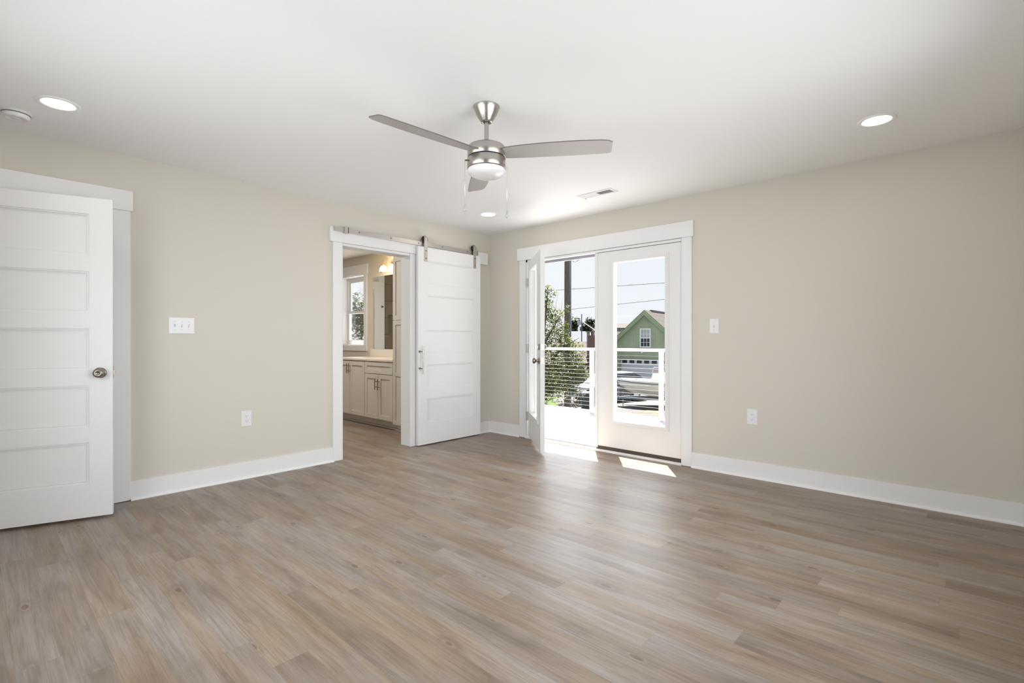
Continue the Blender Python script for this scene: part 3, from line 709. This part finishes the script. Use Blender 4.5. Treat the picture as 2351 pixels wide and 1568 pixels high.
# ---- garage
GA = R(33.4)
Ux = (RT*math.cos(GA) - FW*math.sin(GA)); Dx = (FW*math.cos(GA) + RT*math.sin(GA))
gr0 = site(10.72, 40.0, GZ)          # below the gable peak, on the front wall
grz = math.atan2(Ux.y, Ux.x)
gar = thing('garage', 'green board-sided garage with white overhead door and gable window', 'garage', tuple(gr0), grz)
GM = Matrix.Translation(gr0) @ Matrix.Rotation(grz, 4, 'Z')   # x = along the front, y = into the building
GREEN = board_mat('green_siding', (.275, .335, .235), .20, 'X', dark=.86)
GREENT = mat('green_trim', (.215, .285, .17), .7)
SHING = brick_mat('tan_shingles', (.092, .081, .073), (.075, .066, .059), (.05, .044, .039), 1, .9, .22, .02, .9, spec=.05)
EV, PK, HW, DL = 2.25, 6.12, 4.3, 9.0
sl = (PK-EV)/HW
b = MB()
# front wall with opening for the overhead door
ox0, ox1, oh = -2.05, 2.85, 2.36
f0 = [(-HW, 0, 0), (ox0, 0, 0), (ox0, 0, oh), (ox1, 0, oh), (ox1, 0, 0), (HW, 0, 0), (HW, 0, EV), (0, 0, PK), (-HW, 0, EV)]
def gp(l): return [GM @ Vector(p) for p in l]
wl = MB().prism(gp([(-HW, 0, 0), (ox0, 0, 0), (ox0, 0, PK-sl*abs(ox0)), (-HW, 0, EV)]), (0, 0, 0), GM.to_3x3() @ Vector((0, .15, 0)))
wl.prism(gp([(ox1, 0, 0), (HW, 0, 0), (HW, 0, EV), (ox1, 0, PK-sl*ox1)]), (0, 0, 0), GM.to_3x3() @ Vector((0, .15, 0)))
wl.prism(gp([(ox0, 0, oh), (ox1, 0, oh), (ox1, 0, PK-sl*ox1), (0, 0, PK), (ox0, 0, PK-sl*abs(ox0))]), (0, 0, 0), GM.to_3x3() @ Vector((0, .15, 0)))
wl.box(-HW, -HW+.15, .15, DL, 0, EV, GM).box(HW-.15, HW, .15, DL, 0, EV, GM)
wl.prism(gp([(-HW, DL, 0), (HW, DL, 0), (HW, DL, EV), (0, DL, PK), (-HW, DL, EV)]), (0, 0, 0), GM.to_3x3() @ Vector((0, .15, 0)))
wl.build('wall', GREEN, gar)
def roof_pair(root, M, hw, ev, pk, y0, y1, over, th, m, name='roof'):
    s_ = (pk-ev)/hw; R3 = M.to_3x3()
    for sg in (-1, 1):
        xe = sg*(hw+over); ze = pk-s_*(hw+over)
        MB().prism([M @ Vector(p) for p in ((0, y0, pk), (xe, y0, ze), (xe, y0, ze+th*1.3), (0, y0, pk+th*1.3))], (0, 0, 0), R3 @ Vector((0, y1-y0, 0))).build(name, m, root)
roof_pair(gar, GM, HW, EV, PK, -.32, DL+.3, .35, .12, SHING)
for sg in (-1, 1):
    xe = sg*(HW+.35); ze = PK-sl*(HW+.35)
    MB().prism(gp([(0, -.36, PK-.26), (xe, -.36, ze-.26), (xe, -.36, ze+.10), (0, -.36, PK+.10)]), (0, 0, 0), GM.to_3x3() @ Vector((0, .04, 0))).build('rake_board', GREENT, gar)
MB().box(-.10, .10, 1.4, DL-.4, PK+.10, PK+.24, GM).build('ridge_vent', mat('ridge_dark', (.06, .055, .06), .8), gar)
# gable window
gw = MB().ring(-.44, .44, 3.28, 4.80, .075, -.06, .02, 'x', GM).box(-.37, .37, -.06, .0, 4.00, 4.07, GM)
gw = gw.build('window_frame', PLAST, gar)
mu = MB()
for x in (-.125, .125): mu.box(x-.012, x+.012, -.045, -.02, 3.35, 4.73, GM)
for z in (3.68, 4.37): mu.box(-.37, .37, -.045, -.02, z-.012, z+.012, GM)
mu.build('muntins', PLAST, gw)
MB().box(-.37, .37, -.018, -.006, 3.35, 4.0, GM).build('lower_pane', mat('dark_pane', (.02, .022, .035), .15), gw)
MB().box(-.37, .37, -.018, -.006, 4.07, 4.73, GM).build('upper_pane', mat('curtained_pane', (.36, .38, .40), .3), gw)
fl = MB()
fl.lathe([(0, .05), (.05, .045), (.085, 0), (.10, -.07), (0, -.07)], GM @ Vector((.02, -.22, 2.98)), 16, GM.to_3x3() @ Vector((.3, .8, .5)))
fl.lathe([(0, .05), (.05, .045), (.075, 0), (.085, -.06), (0, -.06)], GM @ Vector((-.22, -.20, 2.90)), 16, GM.to_3x3() @ Vector((-.3, .8, .5)))
fl.box(-.12, -.02, -.12, 0, 2.86, 2.96, GM).build('floodlight', PLAST, gar)
# overhead door
gd = MB()
for i in range(4): gd.box(ox0, ox1, .05, .10, .02+i*.58, .02+i*.58+.565, GM)
GDW = mat('overhead_door_white', (.50, .53, .60), .5)
gdo = gd.build('overhead_door', GDW, gar)
MB().ring(ox0-.10, ox1+.10, -.1, oh+.08, .10, -.03, .05, 'x', GM).build('door_casing', GREENT, gar)
nw = 8; pw = (ox1-ox0)/nw
for i in range(nw):
    xc = ox0+(i+.5)*pw
    MB().box(xc-.205, xc+.205, .040, .052, 1.98, 2.22, GM).build('door_window', bpy.data.materials['dark_pane'], gdo)

# ---- boat on its trailer
BA = R(13)
bu = RT*math.cos(BA)-FW*math.sin(BA)
brz = math.atan2(bu.y, bu.x)
bp0 = site(6.17, 29.3, GZ); BMx = Matrix.Translation(bp0) @ Matrix.Rotation(brz, 4, 'Z')
boat = thing('motorboat', 'white centre-console motorboat on a trailer in front of the green garage', 'boat', tuple(bp0), brz)
HULL = mat('white_gelcoat', (.62, .60, .58), .3, coat=.3); HULLT = mat('white_deck', (.70, .70, .70), .4)
secs = []   # x, half beam at gunwale, gunwale z, half chine, chine z, keel z
for x, gb, gz_, cb, cz_, kz in ((0, .03, 1.52, .02, 1.46, 1.38), (.35, .42, 1.50, .16, 1.22, 1.02), (.9, .80, 1.46, .50, 1.00, .76), (1.8, 1.06, 1.42, .80, .84, .62), (3.2, 1.16, 1.38, .95, .76, .56), (5.0, 1.16, 1.36, 1.0, .74, .54), (6.2, 1.10, 1.36, .98, .74, .54)):
    secs.append([(x, -gb, gz_), (x+.02, -(gb*.6+cb*.4), (gz_+cz_)/2), (x+.04, -cb, cz_), (x+.05, 0, kz), (x+.04, cb, cz_), (x+.02, gb*.6+cb*.4, (gz_+cz_)/2), (x, gb, gz_)])
vs = [p for s in secs for p in s]; n = 7; fs = []
for k in range(len(secs)-1):
    for i in range(n-1): fs.append((k*n+i, k*n+i+1, (k+1)*n+i+1, (k+1)*n+i))
fs.append(tuple(range((len(secs)-1)*n, len(secs)*n)))
MB().add(vs, fs, True, BMx).build('hull', HULL, boat)
vs = []; fs = []
for k, s in enumerate(secs):
    vs += [s[0], s[-1]]
    if k: fs.append((2*k-2, 2*k-1, 2*k+1, 2*k))
dk = MB().add([(p[0], p[1]*1.03, p[2]+.13) for p in vs], fs, False, BMx)
dk.add([(p[0], p[1]*1.03, p[2]) for p in vs]+[(p[0], p[1]*1.03, p[2]+.13) for p in vs], [(2*k, 2*k+2, 2*k+2+len(vs), 2*k+len(vs)) for k in range(len(secs)-1)]+[(2*k+1, 2*k+3, 2*k+3+len(vs), 2*k+1+len(vs)) for k in range(len(secs)-1)], False, BMx)
dk.build('deck_cap', HULLT, boat)
rub = [BMx @ Vector((s[0][0], s[0][1]*1.04, s[0][2])) for s in secs]
MB().tube(rub, .022, 6).build('rub_rail', mat('navy_rub_rail', (.05, .06, .09), .5), boat)
cs = MB().add([(1.95, -.36, 1.46), (2.85, -.36, 1.46), (2.85, .36, 1.46), (1.95, .36, 1.46), (2.08, -.33, 1.98), (2.72, -.33, 1.98), (2.72, .33, 1.98), (2.08, .33, 1.98)], [(0, 1, 5, 4), (1, 2, 6, 5), (2, 3, 7, 6), (3, 0, 4, 7), (4, 5, 6, 7)], False, BMx)
cso = cs.build('console', HULLT, boat)
MB().add([(2.02, -.31, 1.98), (2.55, -.33, 1.98), (2.60, -.30, 2.30), (2.10, -.29, 2.30), (2.02, .31, 1.98), (2.55, .33, 1.98), (2.60, .30, 2.30), (2.10, .29, 2.30)], [(0, 1, 2, 3), (4, 5, 6, 7), (0, 4, 7, 3), (1, 5, 6, 2), (3, 2, 6, 7)], False, BMx).build('windshield', mat('smoked_windshield', (.17, .16, .16), .25), cso)
MB().box(2.95, 3.5, -.35, .35, 1.44, 1.80, BMx).box(3.42, 3.5, -.35, .35, 1.80, 1.95, BMx).build('leaning_seat', HULLT, boat)
MB().box(3.9, 4.6, -.9, .9, 1.44, 1.72, BMx).build('rear_bench', HULLT, boat)
MB().box(6.25, 6.75, -.28, .28, .5, 1.95, BMx).build('outboard_motor', mat('black_cowling', (.02, .02, .022), .3), boat)
sm = MB()
for i in range(8): sm.box(1.9+i*.09, 1.96+i*.09, -1.075, -1.06, 1.27, 1.31, BMx)
sm.build('hull_lettering', mat('faded_letters', (.20, .21, .24), .6), boat)
GALV = mat('galvanised_steel', (.20, .23, .27), .5, .3)
trl = thing('boat_trailer', 'grey galvanised trailer carrying the white motorboat', 'trailer', tuple(bp0), brz)
MB().add([(.2, -.05, .42), (6.0, -.75, .42), (6.0, -.68, .42), (.28, .02, .42), (.2, -.05, .55), (6.0, -.75, .55), (6.0, -.68, .55), (.28, .02, .55)], [(0, 1, 2, 3), (4, 5, 6, 7), (0, 1, 5, 4), (2, 3, 7, 6), (1, 2, 6, 5), (3, 0, 4, 7)], False, BMx).box(-1.2, .5, -.05, .05, .42, .53, BMx).box(.4, 6, .62, .70, .42, .55, BMx).build('frame', GALV, trl)
MB().box(.05, .15, -.05, .05, .5, 1.08, BMx).box(.02, .36, -.10, .10, 1.0, 1.10, BMx).build('winch_post', GALV, trl)
MB().cyl(BMx @ Vector((.36, -.05, .02)), BMx @ Vector((.36, -.05, .95)), .03).build('tongue_jack', GALV, trl)
for y in (-.95, .95):
    MB().cyl(BMx @ Vector((4.6, y-.1, .33)), BMx @ Vector((4.6, y+.1, .33)), .33, n=28).build('wheel', BLACK, trl)
    MB().box(4.1, 5.1, y-.13, y+.13, .68, .72, BMx).build('fender', GALV, trl)

# ---- dark SUV
sv0 = site(3.95, 30.2, GZ); svd = (site(7.7, 32.4, 0)-site(3.95, 30.2, 0)).normalized(); srz = math.atan2(svd.y, svd.x)
SM = Matrix.Translation(sv0) @ Matrix.Rotation(srz, 4, 'Z')
suv = thing('parked_suv', 'dark SUV parked behind the bow of the boat', 'car', tuple(sv0), srz)
PAINT = mat('dark_car_paint', (.018, .021, .032), .22, coat=1); CARG = mat('car_glass', (.05, .06, .075), .06)
side = [(0, .42), (.0, .88), (.10, 1.02), (1.15, 1.14), (1.85, 1.74), (2.2, 1.80), (4.1, 1.78), (4.55, 1.62), (4.85, 1.10), (4.9, .95), (4.9, .42)]
bd = MB(); Wd = .93
def loft_side(pts, taper):
    L_ = []
    for x, z in pts:
        k = Wd*(1-taper*max(0, z-1.05)); L_.append((x, k, z))
    return L_
ls = loft_side(side, .22); n = len(ls)
vs = [(x, -k, z) for x, k, z in ls]+[(x, k, z) for x, k, z in ls]
bd.add(vs, [tuple(range(n)), tuple(range(n, 2*n))[::-1]]+[(i, (i+1) % n, n+(i+1) % n, n+i) for i in range(n)], False, SM)
bd.build('body', PAINT, suv, bevel=.03)
def sidewin(pts):
    q = MB()
    for sg in (-1, 1):
        q.add([(x, sg*(Wd*(1-.22*max(0, z-1.05))+.006), z) for x, z in pts], [tuple(range(len(pts)))], False, SM)
    q.build('side_window', CARG, suv)
sidewin([(1.45, 1.17), (2.05, 1.68), (2.6, 1.70), (2.6, 1.17)]); sidewin([(2.68, 1.17), (2.68, 1.70), (3.5, 1.69), (3.5, 1.17)]); sidewin([(3.6, 1.2), (3.6, 1.68), (4.15, 1.66), (4.5, 1.2)])
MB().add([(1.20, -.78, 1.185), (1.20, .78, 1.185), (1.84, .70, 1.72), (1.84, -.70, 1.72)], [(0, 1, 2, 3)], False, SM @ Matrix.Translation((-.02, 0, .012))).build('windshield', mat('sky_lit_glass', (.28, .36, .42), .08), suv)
MB().box(-.012, .02, -.62, .62, .62, .84, SM).build('grille', BLACK, suv)
for sg in (-1, 1): MB().box(-.014, .05, sg*.78-.13, sg*.78+.13, .74, .90, SM).build('headlight', mat('headlight', (.7, .72, .75), .15) if sg < 0 else bpy.data.materials['headlight'], suv)
MB().box(-.05, .06, -.9, .9, .38, .58, SM).build('bumper', mat('bumper_grey', (.13, .14, .16), .5), suv)
MB().box(2.0, 4.2, -.74, .74, 1.79, 1.82, SM).build('roof_panel', mat('pale_roof', (.36, .35, .34), .35), suv)
for x in (.95, 3.95):
    for sg in (-1, 1):
        c0 = SM @ Vector((x, sg*.72, .37)); c1_ = SM @ Vector((x, sg*.945, .37))
        wq = MB().cyl(c0, c1_, .37, n=28).build('wheel', BLACK, suv)
        MB().cyl(SM @ Vector((x, sg*.94, .37)), SM @ Vector((x, sg*.952, .37)), .22, n=20).build('rim', STEEL, wq)
bn = thing('wheeled_bin', 'dark blue wheeled bin standing at the kerb by the balcony post', 'bin', tuple(site(4.05, 27.4, GZ)), YAW)
BNM = Matrix.Translation(site(4.05, 27.4, GZ)) @ Matrix.Rotation(YAW, 4, 'Z')
BIN = mat('navy_plastic', (.035, .04, .07), .5)
MB().add([(-.22, -.26, .05), (.22, -.26, .05), (.22, .2, .05), (-.22, .2, .05), (-.29, -.33, .95), (.29, -.33, .95), (.29, .33, .95), (-.29, .33, .95)], [(0, 1, 2, 3), (0, 1, 5, 4), (1, 2, 6, 5), (2, 3, 7, 6), (3, 0, 4, 7), (4, 5, 6, 7)], False, BNM).build('body', BIN, bn)
MB().box(-.31, .31, -.36, .36, .95, 1.02, BNM).build('lid', BIN, bn, bevel=.02)

# ---- utility pole and wires
WOOD = mat('weathered_pole', (.10, .085, .068), .9, var=.3, vscale=8, stretch=(3, 3, .4))
up = site(2.66, 24, GZ)
pole = thing('utility_pole', 'tall weathered wooden utility pole rising behind the green tree', 'pole', tuple(up))
MB().cyl(up, up+Vector((0, 0, 12)), .155, .12, 20).build('shaft', WOOD, pole)
cd = up+RT*.172
MB().cyl(cd, cd+Vector((0, 0, 11)), .035, n=10).build('conduit', mat('grey_conduit', (.22, .25, .32), .5), pole)
for z in (2.0, 3.6, 5.1):
    MB().box(-.05, .26, -.03, .03, z, z+.06, Matrix.Translation(up) @ Matrix.Rotation(YAW, 4, 'Z')).build('conduit_strap', RAILW, pole)
lp_ = []
for i in range(17):
    t = i/16; a = math.pi*t
    lp_.append(up+RT*(.17+.25*(1-math.cos(a)))+Vector((0, 0, 5.0-GZ+.20-.42*math.sin(a)+.25*t)))
MB().tube(lp_, .010, 6).build('slack_loop', BLACK, pole)
WIRE = mat('wire', (.06, .07, .10), .6)
def wire(name, label, p0, p1, sag, r_, grp=None, m=WIRE):
    pts = []
    for i in range(25):
        t = i/24; p = p0.lerp(p1, t); p.z -= sag*4*t*(1-t); pts.append(p)
    return tag(MB().tube(pts, r_, 5).build(name, m), label, 'wire', grp)
def zat(y, d): return CZ+(780.07-y)/1142.3*d  # height that image pixel row y has at depth d
def lat(x, d): return (x-1175.5)/1142.3*d  # sideways offset that image pixel column x has at depth d
# (each span end is an image pixel x, y with an assumed depth)
def span(name, label, a, b_, ra, g=None, m=WIRE, over=1.0):
    (xa, ya, da), (xb, yb, db) = a, b_
    p0 = site(lat(xa, da), da, zat(ya, da)); p1 = site(lat(xb, db), db, zat(yb, db)); d = p1-p0
    return wire(name, label, p0-d*over, p1+d*over, 0.0, ra, g, m)
span('power_line', 'uppermost taut power line crossing the sky behind the balcony', (1300, 664.5, 24.3), (1525, 649, 20.5), .014)
span('power_line', 'twisted service line below the uppermost one, crossing above the green gable', (1310, 710, 24.3), (1525, 687, 20.5), .012)
span('power_line', 'thinnest faint line crossing the sky just above the green gable', (1366, 731, 60), (1525, 720, 60), .012, m=mat('faint_wire', (.45, .5, .58), .6))
span('service_drop', 'pale service cable slanting down from the small pole to the brick chimney', (1337, 738, 58), (1366, 758, 50), .03, m=mat('pale_cable', (.5, .5, .5), .6), over=0)
p2 = site(lat(1335.5, 58), 58, GZ)
po2 = thing('transformer_pole', 'thin distant pole carrying a small grey transformer', 'pole', tuple(p2))
MB().cyl(p2, Vector((p2.x, p2.y, zat(721, 58))), .075, .055, 10).build('shaft', mat('far_pole', (.09, .10, .15), .8), po2)
tb = p2-RT*.30
MB().cyl(Vector((tb.x, tb.y, zat(746, 58))), Vector((tb.x, tb.y, zat(736.5, 58))), .20, .22, 16).build('transformer', mat('transformer_grey', (.30, .33, .40), .6), po2)

# ---- trees
LEAFS = {}
def leafmat(name, c0, c1):
    m = bpy.data.materials.new(name); m.use_nodes = True; n = m.node_tree; b = n.nodes['Principled BSDF']
    g = n.nodes.new('ShaderNodeNewGeometry'); r = n.nodes.new('ShaderNodeValToRGB')
    r.color_ramp.elements[0].color = (*c0, 1); r.color_ramp.elements[1].color = (*c1, 1)
    n.links.new(g.outputs['Random Per Island'], r.inputs[0]); n.links.new(r.outputs[0], b.inputs['Base Color'])
    b.inputs['Roughness'].default_value = .4
    tr_ = n.nodes.new('ShaderNodeBsdfTranslucent'); n.links.new(r.outputs[0], tr_.inputs[0])
    mx = n.nodes.new('ShaderNodeMixShader'); mx.inputs[0].default_value = .3
    n.links.new(b.outputs[0], mx.inputs[1]); n.links.new(tr_.outputs[0], mx.inputs[2]); n.links.new(mx.outputs[0], n.nodes['Material Output'].inputs[0])
    return m
LG = leafmat('bright_leaves', (.018, .032, .006), (.16, .185, .028)); LD = leafmat('dark_leaves', (.02, .03, .018), (.05, .065, .035)); LP = leafmat('pale_leaves', (.03, .045, .02), (.07, .09, .05))
BARK = mat('bark', (.10, .08, .06), .9, var=.3, vscale=20)
def leaves(blobs, count, size, m, root, name='foliage'):
    b = MB(); tot = sum(r**2*1.0 for _, r, _ in blobs)
    for c, r, sq in blobs:
        k = int(count*r*r/tot)
        for _ in range(k):
            d = Vector((random.gauss(0, 1), random.gauss(0, 1), random.gauss(0, 1))).normalized()*r*(random.random()**.40)
            d.z *= sq; p = c+d
            s = size*random.uniform(.6, 1.25)
            M = Matrix.Translation(p) @ Matrix.Rotation(random.uniform(0, 6.28), 4, 'Z') @ Matrix.Rotation(random.uniform(-.9, .9), 4, 'X') @ Matrix.Rotation(random.uniform(-.6, .6), 4, 'Y')
            b.add([(0, -s*.9, 0), (s*.38, 0, -s*.12), (0, s*.9, 0), (-s*.38, 0, -s*.12), (0, 0, s*.05)], [(0, 1, 4), (1, 2, 4), (2, 3, 4), (3, 0, 4)], False, M)
    return b.build(name, m, root)
TD = 16.0
def tb_(x, y, rpx, dd=0, sq=1.0): 
    d = TD+dd; return (site(lat(x, d), d, zat(y, d)), rpx/1142.3*d, sq)
t0 = site(lat(1225, TD), TD, GZ)
tree = thing('leafy_tree', 'bright green leafy tree growing just beyond the balcony railing', 'tree', tuple(t0))
blobs = [tb_(1252, 690, 22), tb_(1258, 664, 13), tb_(1275, 672, 8), tb_(1240, 700, 30, .4), tb_(1275, 722, 22), tb_(1240, 740, 42, .6), tb_(1283, 757, 26), tb_(1262, 800, 46, .3), tb_(1300, 790, 26), tb_(1318, 805, 26), tb_(1205, 790, 60, .9),
         tb_(1300, 845, 44), tb_(1255, 860, 52, .6), tb_(1322, 840, 26), tb_(1275, 890, 34, .8), tb_(1240, 900, 34, 1), tb_(1310, 880, 26), tb_(1215, 880, 60, 1), tb_(1300, 712, 7), tb_(1302, 703, 5), tb_(1336, 860, 18), tb_(1302, 745, 6)]
leaves(blobs, 15000, .055, LG, tree)
def branch(pts, r_, root, nm='branch'):
    MB().tube(pts, r_, 7).build(nm, BARK, root)
cc = site(lat(1225, TD), TD+.4, GZ)
branch([cc, cc+Vector((0, 0, 1.4)), site(lat(1238, TD), TD+.3, zat(850, TD)), site(lat(1250, TD), TD+.2, zat(760, TD)), site(lat(1258, TD), TD, zat(665, TD))], [.10, .09, .07, .045, .01], tree, 'trunk')
branch([site(lat(1238, TD), TD+.3, zat(860, TD)), site(lat(1290, TD), TD, zat(800, TD)), site(lat(1330, TD), TD, zat(775, TD))], [.05, .03, .008], tree)
branch([site(lat(1245, TD), TD+.3, zat(800, TD)), site(lat(1280, TD), TD, zat(735, TD)), site(lat(1303, TD), TD, zat(700, TD))], [.04, .02, .006], tree)
for (a, b_, c_) in (((1278, 760), (1284, 720), (1283, 690)), ((1284, 740), (1289, 705), (1292, 680)), ((1281, 730), (1276, 700), (1282, 668))):
    branch([site(lat(p[0], TD+1), TD+1, zat(p[1], TD+1)) for p in (a, b_, c_)], [.008, .005, .002], tree)
def simple_tree(name, label, x, ytop, ybot, rpx, d, m, count, size, nb=7):
    r = thing(name, label, 'tree', tuple(site(lat(x, d), d, GZ)))
    k = d/1142.3; bl = []
    cy = (ytop+ybot)/2; hh = (ybot-ytop)/2
    for i in range(nb):
        a = 2*math.pi*i/nb
        bl.append((site(lat(x, d)+math.cos(a)*rpx*.5*k, d+math.sin(a)*rpx*.5*k, zat(cy+random.uniform(-.35, .35)*hh, d)), rpx*.55*k, hh/rpx))
    bl.append((site(lat(x, d), d, zat(ytop+hh*.7, d)), rpx*.6*k, hh/rpx*.9))
    leaves(bl, count, size, m, r)
    MB().cyl(site(lat(x, d), d, GZ), site(lat(x, d), d, zat(cy, d)), .2*k*20, .1*k*20, 8).build('trunk', BARK, r)
simple_tree('round_tree', 'dark rounded tree on the skyline right of the small transformer pole', 1353, 726, 775, 21, 96, LD, 1600, .55)
simple_tree('pale_tree', 'pale thin-leaved tree on the skyline left of the small transformer pole', 1317, 722, 775, 14, 90, LP, 500, .48)
simple_tree('skyline_tree', 'small dark tree at the left edge of the closed door glass', 1411, 737, 765, 8, 96, LD, 400, .48)
simple_tree('garden_tree', 'sunlit green tree filling the bathroom window', 830, 655, 830, 42, 17, leafmat('window_leaves', (.03, .055, .03), (.09, .13, .06)), 1700, .085, 9)
# shrub with pink blooms hidden behind the cables, pale driftwood-coloured shrub near the pole
sb = thing('pale_shrub', 'whitish sunlit shrub at the foot of the utility pole', 'shrub', tuple(site(3.4, 24.6, GZ)))
leaves([(site(lat(1318, 25), 25, zat(925, 25)), .40, .8), (site(lat(1330, 25), 25, zat(905, 25)), .28, 1), (site(lat(1296, 25.5), 25.5, zat(932, 25)), .45, .5)], 900, .09, leafmat('bleached_leaves', (.05, .045, .038), (.20, .19, .175)), sb)

# ---- houses beyond
def house(name, label, x, d, half, ev, pk, depth, rz_deg, wallm, roofm, ridge_along=True):
    base = site(lat(x, d), d, GZ); rz = YAW+R(rz_deg)
    r = thing(name, label, 'house', tuple(base), rz)
    M = Matrix.Translation(base) @ Matrix.Rotation(rz, 4, 'Z')
    MB().box(-half, half, 0, depth, 0, ev, M).build('wall', wallm, r)
    if ridge_along:   # ridge runs along x, roof slope faces the viewer
        b = MB()
        for y0, y1 in ((-.4, depth/2), (depth+.4, depth/2)):
            b.prism([M @ Vector(p) for p in ((-half-.4, y0, ev-.1), (half+.4, y0, ev-.1), (half+.4, y1, pk), (-half-.4, y1, pk))], (0, 0, 0), (0, 0, .15))
        b.build('roof', roofm, r)
        MB().prism([M @ Vector(p) for p in ((-half, 0, ev-.1), (-half, depth, ev-.1), (-half, depth/2, pk-.05))], (0, 0, 0), M.to_3x3() @ Vector((2*half, 0, 0))).build('gable', wallm, r)
    else:
        roof_pair(r, M, half, ev, pk, -.4, depth, .4, .1, roofm)
        MB().prism([M @ Vector(p) for p in ((-half, 0, ev-.1), (half, 0, ev-.1), (0, 0, pk-.05))], (0, 0, 0), M.to_3x3() @ Vector((0, depth, 0))).build('gable', wallm, r)
    return r, M
PALE = mat('pale_siding', (.30, .31, .33), .7); GREYR = mat('grey_roof', (.080, .085, .093), .85, spec=.05, var=.1); TANR = mat('tan_roof', (.066, .058, .052), .85, spec=.05, var=.12, vscale=3)
BRICK = brick_mat('red_brick', (.16, .085, .07), (.12, .06, .05), (.16, .14, .13), 4, .5, .25, .03, .85, rot=(R(90), 0, 0))
house('grey_roofed_house', 'low pale house with a light grey roof behind the utility pole', 1290, 64, 4.0, 2.9, 4.9, 8, 0, PALE, GREYR)
hB, MBk = house('brick_house', 'brick house with a tan roof and brick chimney behind the leafy tree', 1242, 38, 4.0, 2.05, 3.6, 6, 4, BRICK, TANR)
MB().box(1.6, 2.3, -.02, .02, .8, 1.7, MBk).build('window', bpy.data.materials['dark_pane'], hB)
CM = Matrix.Translation(site(lat(1360, 39), 39, GZ)) @ Matrix.Rotation(YAW, 4, 'Z')
ch = MB().box(-.38, .38, -.3, .4, 1.6, 4.24, CM).build('chimney', BRICK, hB)
MB().box(-.38, -.25, -.3, .4, 4.24, 4.48, CM).box(.25, .38, -.3, .4, 4.24, 4.48, CM).box(-.05, .07, -.3, .4, 4.24, 4.48, CM).box(-.46, .46, -.36, .46, 4.48, 4.57, CM).build('chimney_cap', mat('concrete_cap', (.12, .11, .10), .8), ch)
hC, MC = house('two_storey_house', 'distant house with a tan hipped roof and small blue windows left of the garage', 1432, 74, 3.4, 5.6, 6.3, 8, 0, PALE, TANR)
for x in (-1.05, -.62): MB().box(x-.14, x+.14, -.04, .02, 4.95, 5.40, MC).build('window', mat('blue_pane', (.08, .11, .2), .2) if x < -1 else bpy.data.materials['blue_pane'], hC)
house('tan_roofed_house', 'nearer house showing only its tan roof slope left of the garage', 1462, 56, 3.0, 1.9, 4.7, 6, 18, PALE, TANR)
